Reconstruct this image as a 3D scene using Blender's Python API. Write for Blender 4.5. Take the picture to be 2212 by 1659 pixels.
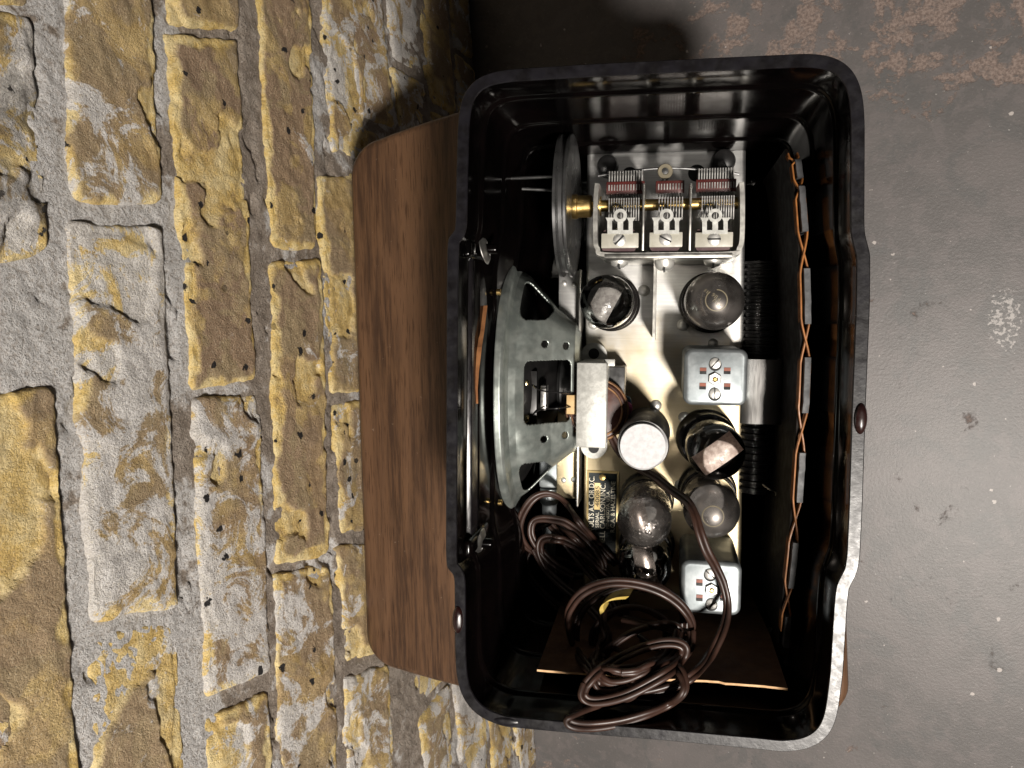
import bpy, bmesh, math, random
import numpy as np
from mathutils import Vector, Matrix, noise

random.seed(7); np.random.seed(7)
for o in list(bpy.data.objects):
    bpy.data.objects.remove(o, do_unlink=True)
SC = bpy.context.scene
COL = SC.collection

# ------------------------------------------------------------------ camera
# world: X away from the brick wall, Y along the wall, Z up; floor at Z=0
FPX = 1661.0; CU, CV = 1106.0, 829.5          # focal length and centre on a 2212 x 1659 picture
CAM_H = 0.93                                   # lens height above the floor
WALL_X = -0.38                                 # wall face
STOOL_Z = 0.379                                # seat top
def nrm(v): v = np.array(v, float); return v/np.linalg.norm(v)
down = nrm((1750-CU, 650-CV, FPX))
Zc = -down
Yc = np.array((-.06, -1, 0.0)); Yc = nrm(Yc - Yc.dot(Zc)*Zc)
Xc = np.cross(Yc, Zc)
RW = np.array((Xc, Yc, Zc))                    # world = RW @ cam(x right, y down, z forward)
CAMPOS = np.array((0, 0, CAM_H))
cam_d = bpy.data.cameras.new('camera'); cam = bpy.data.objects.new('camera', cam_d); COL.objects.link(cam)
A = RW @ np.array(((1, 0, 0), (0, -1, 0), (0, 0, -1))).T
m = Matrix.Identity(4)
for i in range(3):
    for j in range(3): m[i][j] = A[i, j]
    m[i][3] = CAMPOS[i]
cam.matrix_world = m
cam_d.sensor_fit = 'HORIZONTAL'; cam_d.sensor_width = 36.0; cam_d.lens = 36.0*FPX/2212.0
cam_d.clip_start = 0.01; cam_d.clip_end = 60
SC.camera = cam
SC.render.resolution_x = 1024; SC.render.resolution_y = 768
def ray(u, v): return RW @ np.array(((u-CU)/FPX, (v-CV)/FPX, 1.0))
def on_wall(u, v):                             # -> (Y, Z) on the wall face
    d = ray(u, v); t = (WALL_X-CAMPOS[0])/d[0]; p = CAMPOS+t*d; return p[1], p[2]
def on_level(u, v, z):
    d = ray(u, v); t = (z-CAMPOS[2])/d[2]; p = CAMPOS+t*d; return p[0], p[1]

# radio frame: origin at the centre of the cabinet's rim, z towards the viewer
rz = -nrm((1435-CU, 690-CV, FPX))
ry = np.array((.022, -1, 0.0)); ry = nrm(ry - ry.dot(rz)*rz)
rx = np.cross(ry, rz)
RR = np.array((rx, ry, rz))
RO = 0.35*np.array(((1425-CU)/FPX, (860-CV)/FPX, 1.0))
def P(u, v, z):                                # picture point on the radio's plane z -> radio x, y
    d = np.array(((u-CU)/FPX, (v-CV)/FPX, 1.0))
    t = (RO.dot(rz)+z)/d.dot(rz)
    q = RR @ (t*d-RO)
    return q[0], q[1]
def P3(u, v, z): x, y = P(u, v, z); return (x, y, z)
PXM = 0.42/FPX                                  # rough metres per picture pixel inside the radio
RADIO_M = Matrix.Identity(4)
_R = RW @ RR.T; _O = CAMPOS + RW @ RO
for i in range(3):
    for j in range(3): RADIO_M[i][j] = _R[i, j]
    RADIO_M[i][3] = _O[i]

# ------------------------------------------------------------------ light
w = bpy.data.worlds.new('World'); SC.world = w; w.use_nodes = True
bg = w.node_tree.nodes['Background']; bg.inputs[0].default_value = (1.0, .93, .85, 1); bg.inputs[1].default_value = 0.010
lp = RADIO_M @ Vector((.37, -.54, 1.22))       # bare bulb up to the right of the viewer
ld = bpy.data.lights.new('ceiling_bulb', 'POINT'); ld.energy = 162; ld.color = (1.0, .93, .85); ld.shadow_soft_size = 0.09
lo = bpy.data.objects.new('ceiling_bulb', ld); lo.location = lp; COL.objects.link(lo)
vs = SC.view_settings
vs.view_transform = 'Standard'; vs.look = 'None'; vs.exposure = 0; vs.gamma = 1; vs.use_curve_mapping = False

# ------------------------------------------------------------------ materials
def new_mat(name):
    mt = bpy.data.materials.new(name); mt.use_nodes = True
    nt = mt.node_tree; nt.nodes.clear()
    out = nt.nodes.new('ShaderNodeOutputMaterial'); b = nt.nodes.new('ShaderNodeBsdfPrincipled')
    nt.links.new(b.outputs[0], out.inputs[0])
    return mt, nt, b, out
def N(nt, typ, **kw):
    n = nt.nodes.new('ShaderNode'+typ)
    for k, v in kw.items():
        if k in n.inputs: n.inputs[k].default_value = v
        else: setattr(n, k, v)
    return n
def coords(nt, scale=(1, 1, 1), loc=None, rot=0):
    tc = N(nt, 'TexCoord'); mp = N(nt, 'Mapping')
    mp.inputs['Scale'].default_value = scale
    nt.links.new(tc.outputs['Object'], mp.inputs['Vector'])
    if rot:
        m0 = N(nt, 'Mapping'); m0.inputs['Rotation'].default_value = (0, 0, rot)
        nt.links.new(tc.outputs['Object'], m0.inputs['Vector']); nt.links.new(m0.outputs[0], mp.inputs['Vector'])
    return mp.outputs[0]
def tex(nt, vec, scale, detail=5, rough=.6, dist=0):
    n = N(nt, 'TexNoise'); n.inputs['Scale'].default_value = scale; n.inputs['Detail'].default_value = detail
    n.inputs['Roughness'].default_value = rough; n.inputs['Distortion'].default_value = dist
    nt.links.new(vec, n.inputs['Vector']); return n.outputs['Fac']
def ramp(nt, fac, lo, hi, a=0.0, b=1.0):
    n = N(nt, 'MapRange'); n.interpolation_type = 'SMOOTHSTEP'
    n.inputs['From Min'].default_value = lo; n.inputs['From Max'].default_value = hi
    n.inputs['To Min'].default_value = a; n.inputs['To Max'].default_value = b
    nt.links.new(fac, n.inputs['Value']); return n.outputs[0]
def c4(c): return tuple(c)+((1,) if len(c) == 3 else ())
def mix(nt, fac, a, b, mode='MIX'):
    n = N(nt, 'Mix'); n.data_type = 'RGBA'; n.blend_type = mode
    for s, v in ((0, fac), (6, a), (7, b)):
        if hasattr(v, 'links') or hasattr(v, 'is_linked'): nt.links.new(v, n.inputs[s])
        elif s == 0: n.inputs[0].default_value = v
        else: n.inputs[s].default_value = c4(v)
    return n.outputs[2]
def mth(nt, op, a, b=None, clamp=False):
    n = N(nt, 'Math'); n.operation = op; n.use_clamp = clamp
    for i, v in enumerate((a, b)):
        if v is None: continue
        if hasattr(v, 'is_linked'): nt.links.new(v, n.inputs[i])
        else: n.inputs[i].default_value = v
    return n.outputs[0]
def bump(nt, b, h, strength, dist):
    n = N(nt, 'Bump'); n.inputs['Strength'].default_value = strength; n.inputs['Distance'].default_value = dist
    nt.links.new(h, n.inputs['Height']); nt.links.new(n.outputs[0], b.inputs['Normal']); return n
def pm(name, c1, c2, scale=60, rough=.5, rough2=None, metal=0, bmp=0, bscale=None, stretch=(1, 1, 1), spec=.5, lo=.35, hi=.65, coat=0):
    mt, nt, b, out = new_mat(name)
    v = coords(nt, stretch)
    f = ramp(nt, tex(nt, v, scale), lo, hi)
    nt.links.new(mix(nt, f, c1, c2), b.inputs['Base Color'])
    if rough2 is None: rough2 = rough*1.25
    nt.links.new(ramp(nt, tex(nt, v, scale*1.7, 6), .3, .7, rough, rough2), b.inputs['Roughness'])
    b.inputs['Metallic'].default_value = metal; b.inputs['Specular IOR Level'].default_value = spec
    b.inputs['Coat Weight'].default_value = coat
    if bmp: bump(nt, b, tex(nt, v, bscale or scale*4, 6), bmp, .0006)
    return mt

M = {}
M['bakelite'] = pm('black_bakelite', (.0010, .0008, .0008), (.0022, .0014, .0014), 40, .10, .19, spec=.17)
M['rim'] = pm('worn_bakelite_rim', (.004, .0034, .004), (.008, .0074, .0095), 120, .27, .40, bmp=.18, bscale=240, spec=.34)
M['rail'] = pm('satin_bakelite_rail', (.004, .0034, .004), (.008, .007, .008), 90, .17, .27, spec=.5, stretch=(6, 1, 1))
M['rubber'] = pm('brown_rubber', (.010, .003, .003), (.016, .005, .004), 80, .25, .4)
M['black_rubber'] = pm('black_rubber', (.008, .008, .008), (.014, .013, .013), 80, .28, .4)
M['plate_steel'] = pm('bright_steel', (.52, .51, .49), (.70, .69, .66), 130, .3, .45, metal=1, bmp=.08, bscale=400)
M['screw'] = pm('screw_steel', (.66, .65, .62), (.80, .79, .75), 200, .36, .5, metal=.75)
M['frame'] = pm('cadmium_frame', (.48, .47, .44), (.62, .61, .56), 90, .32, .45, metal=1, bmp=.1, bscale=300)
M['brass'] = pm('old_brass', (.50, .34, .12), (.62, .44, .18), 120, .28, .42, metal=1)
M['zinc'] = pm('zinc_can', (.22, .245, .255), (.33, .355, .365), 60, .36, .55, metal=.75, bmp=.08, bscale=250)
M['bright_plate'] = pm('tin_strap', (.40, .40, .375), (.54, .54, .51), 260, .42, .6, metal=.4, bmp=.15, bscale=500)
M['basket'] = pm('speaker_basket_steel', (.29, .325, .305), (.44, .475, .445), 90, .36, .52, metal=.8, bmp=.12, bscale=200)
M['dark_steel'] = pm('dark_steel', (.10, .10, .10), (.18, .18, .18), 100, .35, .5, metal=.9)
M['pulley'] = pm('pulley_metal', (.16, .16, .16), (.25, .25, .25), 60, .26, .36, metal=.9)
M['copper_brown'] = pm('enamelled_coil', (.045, .018, .014), (.08, .03, .02), 150, .3, .45)
M['paper'] = pm('brown_wrapping_paper', (.10, .045, .02), (.26, .13, .05), 90, .6, .8, bmp=.2)
M['tan_paper'] = pm('tan_paper_tab', (.52, .35, .16), (.62, .44, .22), 90, .6, .8)
M['cork'] = pm('paper_gasket', (.17, .065, .02), (.30, .13, .045), 110, .7, .9, bmp=.4)
M['cardboard'] = pm('brown_cardboard', (.085, .040, .020), (.125, .060, .028), 120, .75, .9, bmp=.25, stretch=(1, .2, 1))
M['card_lit_edge'] = pm('cardboard_lit_edge', (.50, .30, .15), (.62, .40, .22), 200, .8, .9)
M['cord'] = pm('brown_rubber_cord', (.022, .0105, .0072), (.041, .0195, .0135), 60, .36, .52, bmp=.1, bscale=300)
M['yellow'] = pm('yellow_tape', (.38, .27, .06), (.50, .37, .10), 100, .45, .6)
M['red'] = pm('red_fibre', (.045, .006, .005), (.075, .010, .008), 120, .4, .55)
M['redslot'] = pm('red_brown_core', (.16, .035, .015), (.24, .06, .025), 140, .5, .6)
M['cream'] = pm('cream_ceramic', (.36, .345, .29), (.44, .425, .365), 150, .35, .5)
M['mica'] = pm('purple_brown_mica', (.07, .04, .045), (.11, .07, .07), 120, .3, .4)
M['fibre_washer'] = pm('fibre_washer', (.15, .13, .09), (.21, .18, .12), 100, .4, .5)
M['white_top'] = pm('white_card_disc', (.50, .50, .51), (.60, .60, .61), 380, .6, .75, bmp=.35, bscale=450)
M['bake_base'] = pm('tube_base_bakelite', (.010, .009, .009), (.018, .016, .015), 90, .14, .25)
M['fibre'] = pm('grey_fibre', (.045, .047, .050), (.085, .086, .09), 160, .5, .7, bmp=.3)
M['fibre_sheet'] = pm('brown_fibre_sheet', (.005, .004, .0035), (.010, .007, .005), 90, .6, .8, spec=.12)
M['wire'] = pm('orange_litz_wire', (.22, .085, .024), (.34, .135, .038), 200, .4, .55)
M['pink'] = pm('pink_insulation', (.42, .08, .20), (.52, .12, .27), 100, .4, .5)
M['blue'] = pm('blue_insulation', (.04, .12, .19), (.06, .17, .25), 100, .4, .5)
M['solder'] = pm('gold_solder', (.60, .50, .25), (.72, .62, .36), 200, .2, .3, metal=1)
M['nameplate'] = pm('dark_green_enamel', (.006, .011, .012), (.010, .017, .018), 120, .25, .35)
M['letter'] = pm('silver_lettering', (.62, .58, .46), (.70, .66, .54), 200, .4, .5, metal=.4)
M['serial'] = pm('brass_serial_strip', (.58, .44, .20), (.66, .52, .26), 150, .35, .5, metal=.6)
M['ink'] = pm('stamped_ink', (.03, .025, .015), (.05, .04, .02), 150, .5)
M['hole'] = pm('dark_hole', (.004, .004, .004), (.006, .006, .006), 80, .6)
M['coil_form'] = pm('black_ribbed_former', (.008, .008, .008), (.014, .013, .013), 80, .3, .4)
M['alu'] = pm('aluminium_bracket', (.42, .41, .40), (.50, .49, .47), 60, .3, .4, metal=1, stretch=(8, 1, 1))
M['dome_plate'] = pm('clear_mica_plate', (.45, .42, .40), (.62, .58, .55), 260, .25, .5, spec=.6)
M['pink_mica'] = pm('pinkish_mica_plate', (.46, .36, .32), (.78, .66, .60), 330, .22, .5, bmp=.8, bscale=260)
def mica_clear():
    mt, nt, b, out = new_mat('translucent_mica'); v = coords(nt)
    nt.links.new(mix(nt, ramp(nt, tex(nt, v, 300, 6), .4, .6), (.30, .28, .27), (.46, .44, .42)), b.inputs['Base Color'])
    b.inputs['Roughness'].default_value = .22; bump(nt, b, tex(nt, v, 260, 4), .5, .0008)
    tr = N(nt, 'BsdfTransparent'); mx = N(nt, 'MixShader'); nt.links.new(ramp(nt, tex(nt, v, 120, 5), .3, .7, .42, .72), mx.inputs[0])
    nt.links.new(tr.outputs[0], mx.inputs[1]); nt.links.new(b.outputs[0], mx.inputs[2]); nt.links.new(mx.outputs[0], out.inputs[0]); return mt
M['mica_clear'] = mica_clear()
M['plate_refl'] = pm('glossy_reflector_plate', (.36, .31, .285), (.52, .45, .415), 120, .2, .34, metal=.8, bmp=.3, bscale=120)
M['anode'] = pm('grey_anode', (.05, .05, .05), (.09, .088, .085), 120, .3, .45, metal=.7)

def chassis_mat():
    mt, nt, b, out = new_mat('plated_chassis')
    v = coords(nt)
    br = tex(nt, coords(nt, (40, 700, 40)), 1.0, 4)
    blot = tex(nt, v, 45, 6, .65)
    sep = N(nt, 'SeparateXYZ'); nt.links.new(v, sep.inputs[0])
    g = ramp(nt, mth(nt, 'ADD', sep.outputs[1], mth(nt, 'MULTIPLY', mth(nt, 'SUBTRACT', blot, .5), .09)), .045, -.02)   # tarnish on the far half
    c = mix(nt, ramp(nt, br, .3, .7), (.54, .54, .53), (.66, .655, .64))
    c = mix(nt, mth(nt, 'MULTIPLY', g, .75), c, (.64, .51, .27))
    st = ramp(nt, tex(nt, v, 240, 7, .75), .66, .74)
    c = mix(nt, mth(nt, 'MULTIPLY', st, .4), c, (.24, .20, .15))
    sc = N(nt, 'TexVoronoi'); sc.feature = 'DISTANCE_TO_EDGE'; sc.inputs['Scale'].default_value = 60
    nt.links.new(coords(nt, (1, .25, 1)), sc.inputs['Vector'])
    nt.links.new(c, b.inputs['Base Color'])
    b.inputs['Metallic'].default_value = .93
    nt.links.new(ramp(nt, blot, .3, .7, .42, .55), b.inputs['Roughness'])
    bump(nt, b, br, .05, .0004)
    return mt
M['chassis'] = chassis_mat()

def glass_mat(name, tint, smoke=0.0, patch=False):
    mt = bpy.data.materials.new(name); mt.use_nodes = True; nt = mt.node_tree; nt.nodes.clear()
    out = N(nt, 'OutputMaterial'); tr = N(nt, 'BsdfTransparent'); gl = N(nt, 'BsdfGlossy'); mx = N(nt, 'MixShader'); fr = N(nt, 'Fresnel')
    tr.inputs[0].default_value = c4(tint); gl.inputs[0].default_value = (.95, .95, .95, 1); gl.inputs['Roughness'].default_value = .035
    fr.inputs[0].default_value = 1.55
    nt.links.new(mth(nt, 'ADD', mth(nt, 'MULTIPLY', fr.outputs[0], 1.3), .01, True), mx.inputs[0])
    nt.links.new(tr.outputs[0], mx.inputs[1]); nt.links.new(gl.outputs[0], mx.inputs[2])
    last = mx.outputs[0]
    if patch:
        b = N(nt, 'BsdfPrincipled'); b.inputs['Base Color'].default_value = (.42, .385, .36, 1); b.inputs['Metallic'].default_value = .85; b.inputs['Roughness'].default_value = .36  # getter film, its pale sheen put in for missing room reflections
        f = ramp(nt, tex(nt, coords(nt), 70, 4, .5), .30, .75, smoke, min(1, smoke+.5))
        m2 = N(nt, 'MixShader'); nt.links.new(f, m2.inputs[0]); nt.links.new(last, m2.inputs[1]); nt.links.new(b.outputs[0], m2.inputs[2]); last = m2.outputs[0]
    nt.links.new(last, out.inputs[0]); return mt
M['glass'] = glass_mat('clear_tube_glass', (.90, .90, .89))
def drops_mat():
    mt = glass_mat('droplet_glass', (.86, .85, .84), .06, True); nt = mt.node_tree
    vo = N(nt, 'TexVoronoi'); vo.inputs['Scale'].default_value = 420; nt.links.new(coords(nt), vo.inputs['Vector'])
    bp = N(nt, 'Bump'); bp.inputs['Strength'].default_value = .30; bp.inputs['Distance'].default_value = .0008
    nt.links.new(ramp(nt, vo.outputs['Distance'], .55, .1), bp.inputs['Height'])
    for n_ in nt.nodes:
        if n_.type in ('BSDF_GLOSSY', 'BSDF_PRINCIPLED'): nt.links.new(bp.outputs[0], n_.inputs['Normal'])
    return mt
M['glass_drops'] = drops_mat()
M['glass_smoke_sheen'] = glass_mat('getter_smoked_sheen_glass', (.72, .70, .69), .16, True)

# brick, mortar, wood, floor
def brick_mat():
    mt, nt, b, out = new_mat('yellow_stock_brick')
    oi = N(nt, 'ObjectInfo')
    tc = N(nt, 'TexCoord')
    cv = N(nt, 'CombineXYZ')
    off = mth(nt, 'MULTIPLY', oi.outputs['Random'], 37.0)
    for k in range(3): nt.links.new(off, cv.inputs[k])
    va = N(nt, 'VectorMath'); va.operation = 'ADD'
    nt.links.new(tc.outputs['Object'], va.inputs[0]); nt.links.new(cv.outputs[0], va.inputs[1])
    v = va.outputs[0]
    rgb = N(nt, 'SeparateColor'); nt.links.new(oi.outputs['Color'], rgb.inputs[0])
    white, brown, dark = rgb.outputs[0], rgb.outputs[1], rgb.outputs[2]
    big = tex(nt, v, 16, 5, .6, .4); med = tex(nt, v, 55, 6, .65); fin = tex(nt, v, 520, 6, .75)
    c = mix(nt, ramp(nt, med, .36, .64), (.47, .325, .135), (.64, .475, .22))
    c = mix(nt, ramp(nt, big, .45, .53), c, (.40, .30, .175))                       # duller fired face
    wa = N(nt, 'Attribute'); wa.attribute_name = 'wear'
    yel = mix(nt, ramp(nt, med, .38, .62), (.76, .53, .165), (.90, .73, .38))
    wr = mth(nt, 'MULTIPLY', wa.outputs['Fac'], ramp(nt, med, .30, .45, .35, 1.0))
    c = mix(nt, mth(nt, 'MULTIPLY', ramp(nt, tex(nt, v, 30, 6, .6, .6), .46, .54), brown), c, (.35, .24, .155))
    c = mix(nt, wr, c, yel)                          # broken places show the yellow body
    # lime bloom in ragged sheets
    wn = mth(nt, 'ADD', mth(nt, 'ADD', mth(nt, 'MULTIPLY', tex(nt, v, 27, 9, .70, .8), 1.0), mth(nt, 'MULTIPLY', fin, .14)), mth(nt, 'MULTIPLY', mth(nt, 'SUBTRACT', white, .515), .50))
    wm = ramp(nt, wn, .585, .635)
    wc = mix(nt, ramp(nt, fin, .35, .65), (.62, .595, .575), (.82, .805, .79))
    c = mix(nt, mth(nt, 'MULTIPLY', wm, .92), c, wc)
    gr = tex(nt, v, 780, 4, .6)
    c = mix(nt, mth(nt, 'MULTIPLY', ramp(nt, gr, .56, .66), .45), c, (.17, .12, .07))      # fine relief painted in: dark specks as its shade
    c = mix(nt, mth(nt, 'MULTIPLY', ramp(nt, gr, .44, .36), .28), c, (.90, .80, .58))  # pale specks painted as tiny highlights
    # black cinders and soot
    vo = N(nt, 'TexVoronoi'); vo.inputs['Scale'].default_value = 95; nt.links.new(v, vo.inputs['Vector'])
    vc = N(nt, 'SeparateColor'); nt.links.new(vo.outputs['Color'], vc.inputs[0])
    cin = mth(nt, 'MULTIPLY', ramp(nt, mth(nt, 'ADD', vo.outputs['Distance'], mth(nt, 'MULTIPLY', tex(nt, v, 160, 4), 1.1)), .80, .74), ramp(nt, vc.outputs[0], .88, .90))
    c = mix(nt, cin, c, (.022, .02, .02))
    sp = ramp(nt, tex(nt, v, 520, 3, .5), .70, .74)
    c = mix(nt, mth(nt, 'MULTIPLY', sp, .65), c, (.10, .07, .045))
    soot = mth(nt, 'MULTIPLY', ramp(nt, tex(nt, v, 34, 8, .75), .40, .62), dark)
    c = mix(nt, soot, c, (.085, .075, .065))
    nt.links.new(c, b.inputs['Base Color'])
    nt.links.new(ramp(nt, med, .3, .7, .55, .85), b.inputs['Roughness'])
    b.inputs['Specular IOR Level'].default_value = .35
    h = mth(nt, 'ADD', mth(nt, 'ADD', mth(nt, 'MULTIPLY', fin, 1.0), mth(nt, 'MULTIPLY', med, .6)), mth(nt, 'ADD', mth(nt, 'MULTIPLY', cin, -1.0), mth(nt, 'MULTIPLY', sp, -.5)))
    bump(nt, b, h, 1.0, .0027)
    return mt
M['brick'] = brick_mat()
def mortar_mat():
    mt, nt, b, out = new_mat('old_lime_mortar')
    v = coords(nt); fin = tex(nt, v, 420, 7, .75); big = tex(nt, v, 9, 6, .65, .5); med = tex(nt, v, 60, 6, .7)
    c = mix(nt, ramp(nt, med, .35, .65), (.25, .205, .165), (.41, .35, .295))
    c = mix(nt, ramp(nt, fin, .56, .64), c, (.58, .52, .46))
    dkg = ramp(nt, tex(nt, v, 700, 3, .5), .62, .68)
    c = mix(nt, mth(nt, 'MULTIPLY', dkg, .6), c, (.13, .11, .095))
    sep = N(nt, 'SeparateXYZ'); nt.links.new(v, sep.inputs[0])
    hi = ramp(nt, sep.outputs[2], .44, .60)                                          # limewash on the upper courses
    wm = ramp(nt, mth(nt, 'ADD', mth(nt, 'ADD', big, mth(nt, 'MULTIPLY', med, .30)), mth(nt, 'MULTIPLY', hi, .16)), .68, .735)
    c = mix(nt, mth(nt, 'MULTIPLY', wm, ramp(nt, fin, .38, .52, .35, .95)), c, (.66, .645, .63))
    vo = N(nt, 'TexVoronoi'); vo.inputs['Scale'].default_value = 70; nt.links.new(v, vo.inputs['Vector'])
    vc = N(nt, 'SeparateColor'); nt.links.new(vo.outputs['Color'], vc.inputs[0])
    cin = mth(nt, 'MULTIPLY', ramp(nt, vo.outputs['Distance'], .30, .22), ramp(nt, vc.outputs[0], .92, .94))
    c = mix(nt, cin, c, (.03, .028, .028))
    nt.links.new(c, b.inputs['Base Color']); b.inputs['Roughness'].default_value = .8; b.inputs['Specular IOR Level'].default_value = .3
    bump(nt, b, mth(nt, 'ADD', mth(nt, 'ADD', fin, mth(nt, 'MULTIPLY', dkg, -.6)), med), 1.0, .0034)
    return mt
M['mortar'] = mortar_mat()
def wood_mat():
    mt, nt, b, out = new_mat('brown_stained_wood')
    g1 = tex(nt, coords(nt, (1, .05, 1), None, .07), 300, 6, .7, .15); g2 = tex(nt, coords(nt, (1, .07, 1), None, .07), 40, 4, .55, .5); g3 = tex(nt, coords(nt, (1, .05, 1), None, .07), 900, 3, .5)
    c = mix(nt, ramp(nt, g1, .40, .62), (.042, .021, .012), (.098, .051, .027))
    c = mix(nt, ramp(nt, g2, .45, .66), c, (.118, .062, .033))
    c = mix(nt, mth(nt, 'MULTIPLY', ramp(nt, g3, .54, .66), .7), c, (.032, .014, .007))
    sc = ramp(nt, tex(nt, coords(nt), 260, 3, .5), .735, .76)
    c = mix(nt, mth(nt, 'MULTIPLY', sc, .4), c, (.26, .19, .14))
    nt.links.new(c, b.inputs['Base Color'])
    nt.links.new(ramp(nt, g1, .3, .7, .48, .36), b.inputs['Roughness'])
    bump(nt, b, mth(nt, 'ADD', g3, g1), .22, .0006)
    return mt
M['wood'] = wood_mat()
def floor_mat(patches):
    mt, nt, b, out = new_mat('painted_concrete')
    v = coords(nt); fin = tex(nt, v, 330, 6, .7); med = tex(nt, v, 42, 8, .68, .3); big = tex(nt, v, 6, 6, .6, .4)
    c = mix(nt, ramp(nt, big, .38, .62), (.120, .112, .109), (.150, .137, .133))
    c = mix(nt, mth(nt, 'MULTIPLY', ramp(nt, med, .50, .56), .6), c, (.160, .143, .140))
    c = mix(nt, mth(nt, 'MULTIPLY', ramp(nt, tex(nt, v, 15, 8, .7, .4), .52, .60), .55), c, (.104, .104, .103))
    c = mix(nt, mth(nt, 'MULTIPLY', ramp(nt, tex(nt, v, 230, 4, .6), .60, .68), .45), c, (.21, .19, .183))
    # flaked places where the paint is gone
    sep = N(nt, 'SeparateXYZ'); nt.links.new(v, sep.inputs[0])
    tot = None
    for (px, py, rx_, ry_, amp) in patches:
        dx = mth(nt, 'DIVIDE', mth(nt, 'SUBTRACT', sep.outputs[0], px), rx_); dy = mth(nt, 'DIVIDE', mth(nt, 'SUBTRACT', sep.outputs[1], py), ry_)
        d = mth(nt, 'ADD', mth(nt, 'MULTIPLY', dx, dx), mth(nt, 'MULTIPLY', dy, dy))
        g = mth(nt, 'MULTIPLY', ramp(nt, d, 1.6, 0.0), amp)
        tot = g if tot is None else mth(nt, 'MAXIMUM', tot, g)
    pk = mth(nt, 'ADD', mth(nt, 'MULTIPLY', tex(nt, v, 26, 12, .70, .25), 1.0), mth(nt, 'MULTIPLY', tot, .17))
    pm_ = mth(nt, 'MULTIPLY', ramp(nt, pk, .645, .70), ramp(nt, tex(nt, v, 90, 6, .7), .35, .50, .45, 1.0))
    pc = mix(nt, ramp(nt, fin, .35, .65), (.145, .108, .092), (.29, .225, .195))
    c = mix(nt, pm_, c, pc)
    vo = N(nt, 'TexVoronoi'); vo.inputs['Scale'].default_value = 70; vo.inputs['Randomness'].default_value = 1; nt.links.new(v, vo.inputs['Vector'])
    vc = N(nt, 'SeparateColor'); nt.links.new(vo.outputs['Color'], vc.inputs[0])
    thr = ramp(nt, mth(nt, 'POWER', vc.outputs[1], 3.0), 0, 1, .05, .22)
    spk = mth(nt, 'MULTIPLY', mth(nt, 'LESS_THAN', mth(nt, 'ADD', vo.outputs['Distance'], mth(nt, 'MULTIPLY', mth(nt, 'SUBTRACT', tex(nt, v, 260, 3), .5), .35)), mth(nt, 'MULTIPLY', thr, .75)), ramp(nt, vc.outputs[0], .72, .74))
    c = mix(nt, mth(nt, 'MULTIPLY', spk, .8), c, (.55, .50, .47))
    wx, wy = on_level(2190, 690, 0)                # old splash of white paint
    dx = mth(nt, 'DIVIDE', mth(nt, 'SUBTRACT', sep.outputs[0], wx-.008), .020); dy = mth(nt, 'DIVIDE', mth(nt, 'SUBTRACT', sep.outputs[1], wy), .036)
    g = ramp(nt, mth(nt, 'ADD', mth(nt, 'MULTIPLY', dx, dx), mth(nt, 'MULTIPLY', dy, dy)), 1.5, 0)
    ws = ramp(nt, mth(nt, 'ADD', tex(nt, v, 190, 6, .7), mth(nt, 'MULTIPLY', g, .16)), .66, .69)
    c = mix(nt, mth(nt, 'MULTIPLY', ws, .75), c, (.50, .47, .45))
    dk = ramp(nt, tex(nt, v, 75, 4, .6), .70, .74)
    c = mix(nt, mth(nt, 'MULTIPLY', dk, .6), c, (.055, .05, .048))
    nt.links.new(c, b.inputs['Base Color'])
    nt.links.new(ramp(nt, pk, .6, .7, .42, .75), b.inputs['Roughness'])
    bump(nt, b, mth(nt, 'ADD', mth(nt, 'ADD', mth(nt, 'MULTIPLY', fin, .5), mth(nt, 'MULTIPLY', med, .35)), mth(nt, 'MULTIPLY', pm_, -.8)), .5, .0012)
    return mt

# ------------------------------------------------------------------ mesh helpers
def link(o, parent=None):
    COL.objects.link(o)
    if parent is not None: o.parent = parent
    return o
def mesh_data(name, V, F, mat, smooth=True, angle=38):
    me = bpy.data.meshes.new(name); me.from_pydata([tuple(map(float, p)) for p in V], [], [tuple(map(int, f)) for f in F]); me.update()
    bm = bmesh.new(); bm.from_mesh(me); bmesh.ops.recalc_face_normals(bm, faces=bm.faces); bm.to_mesh(me); bm.free()
    if mat is not None: me.materials.append(M[mat] if isinstance(mat, str) else mat)
    if smooth:
        for p in me.polygons: p.use_smooth = True
        me.set_sharp_from_angle(angle=math.radians(angle))
    return me
def mk(name, geo, mat, parent=None, smooth=True, angle=38, loc=None):
    V, F = geo
    o = bpy.data.objects.new(name, mesh_data(name, V, F, mat, smooth, angle))
    if loc is not None: o.location = loc
    return link(o, parent)
def dup(o, parent, loc=None):
    c = o.copy(); COL.objects.link(c); c.parent = parent
    if loc is not None: c.location = loc
    return c
def join(*geos):
    V, F = [], []
    for g in geos:
        n = len(V); V += list(g[0]); F += [tuple(i+n for i in f) for f in g[1]]
    return V, F
def xf(geo, mat4=None, t=(0, 0, 0)):
    V, F = geo; out = []
    for p in V:
        q = Vector(p)
        if mat4 is not None: q = mat4 @ q
        out.append((q[0]+t[0], q[1]+t[1], q[2]+t[2]))
    return out, F
def box(x0, x1, y0, y1, z0, z1, bev=0, seg=2):
    bm = bmesh.new(); bmesh.ops.create_cube(bm, size=1)
    for v in bm.verts: v.co = Vector(((x0+x1)/2+v.co.x*(x1-x0), (y0+y1)/2+v.co.y*(y1-y0), (z0+z1)/2+v.co.z*(z1-z0)))
    if bev: bmesh.ops.bevel(bm, geom=bm.edges[:], offset=bev, segments=seg, affect='EDGES', profile=.5, clamp_overlap=True)
    bm.verts.index_update()
    g = [tuple(v.co) for v in bm.verts], [tuple(v.index for v in f.verts) for f in bm.faces]; bm.free(); return g
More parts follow.
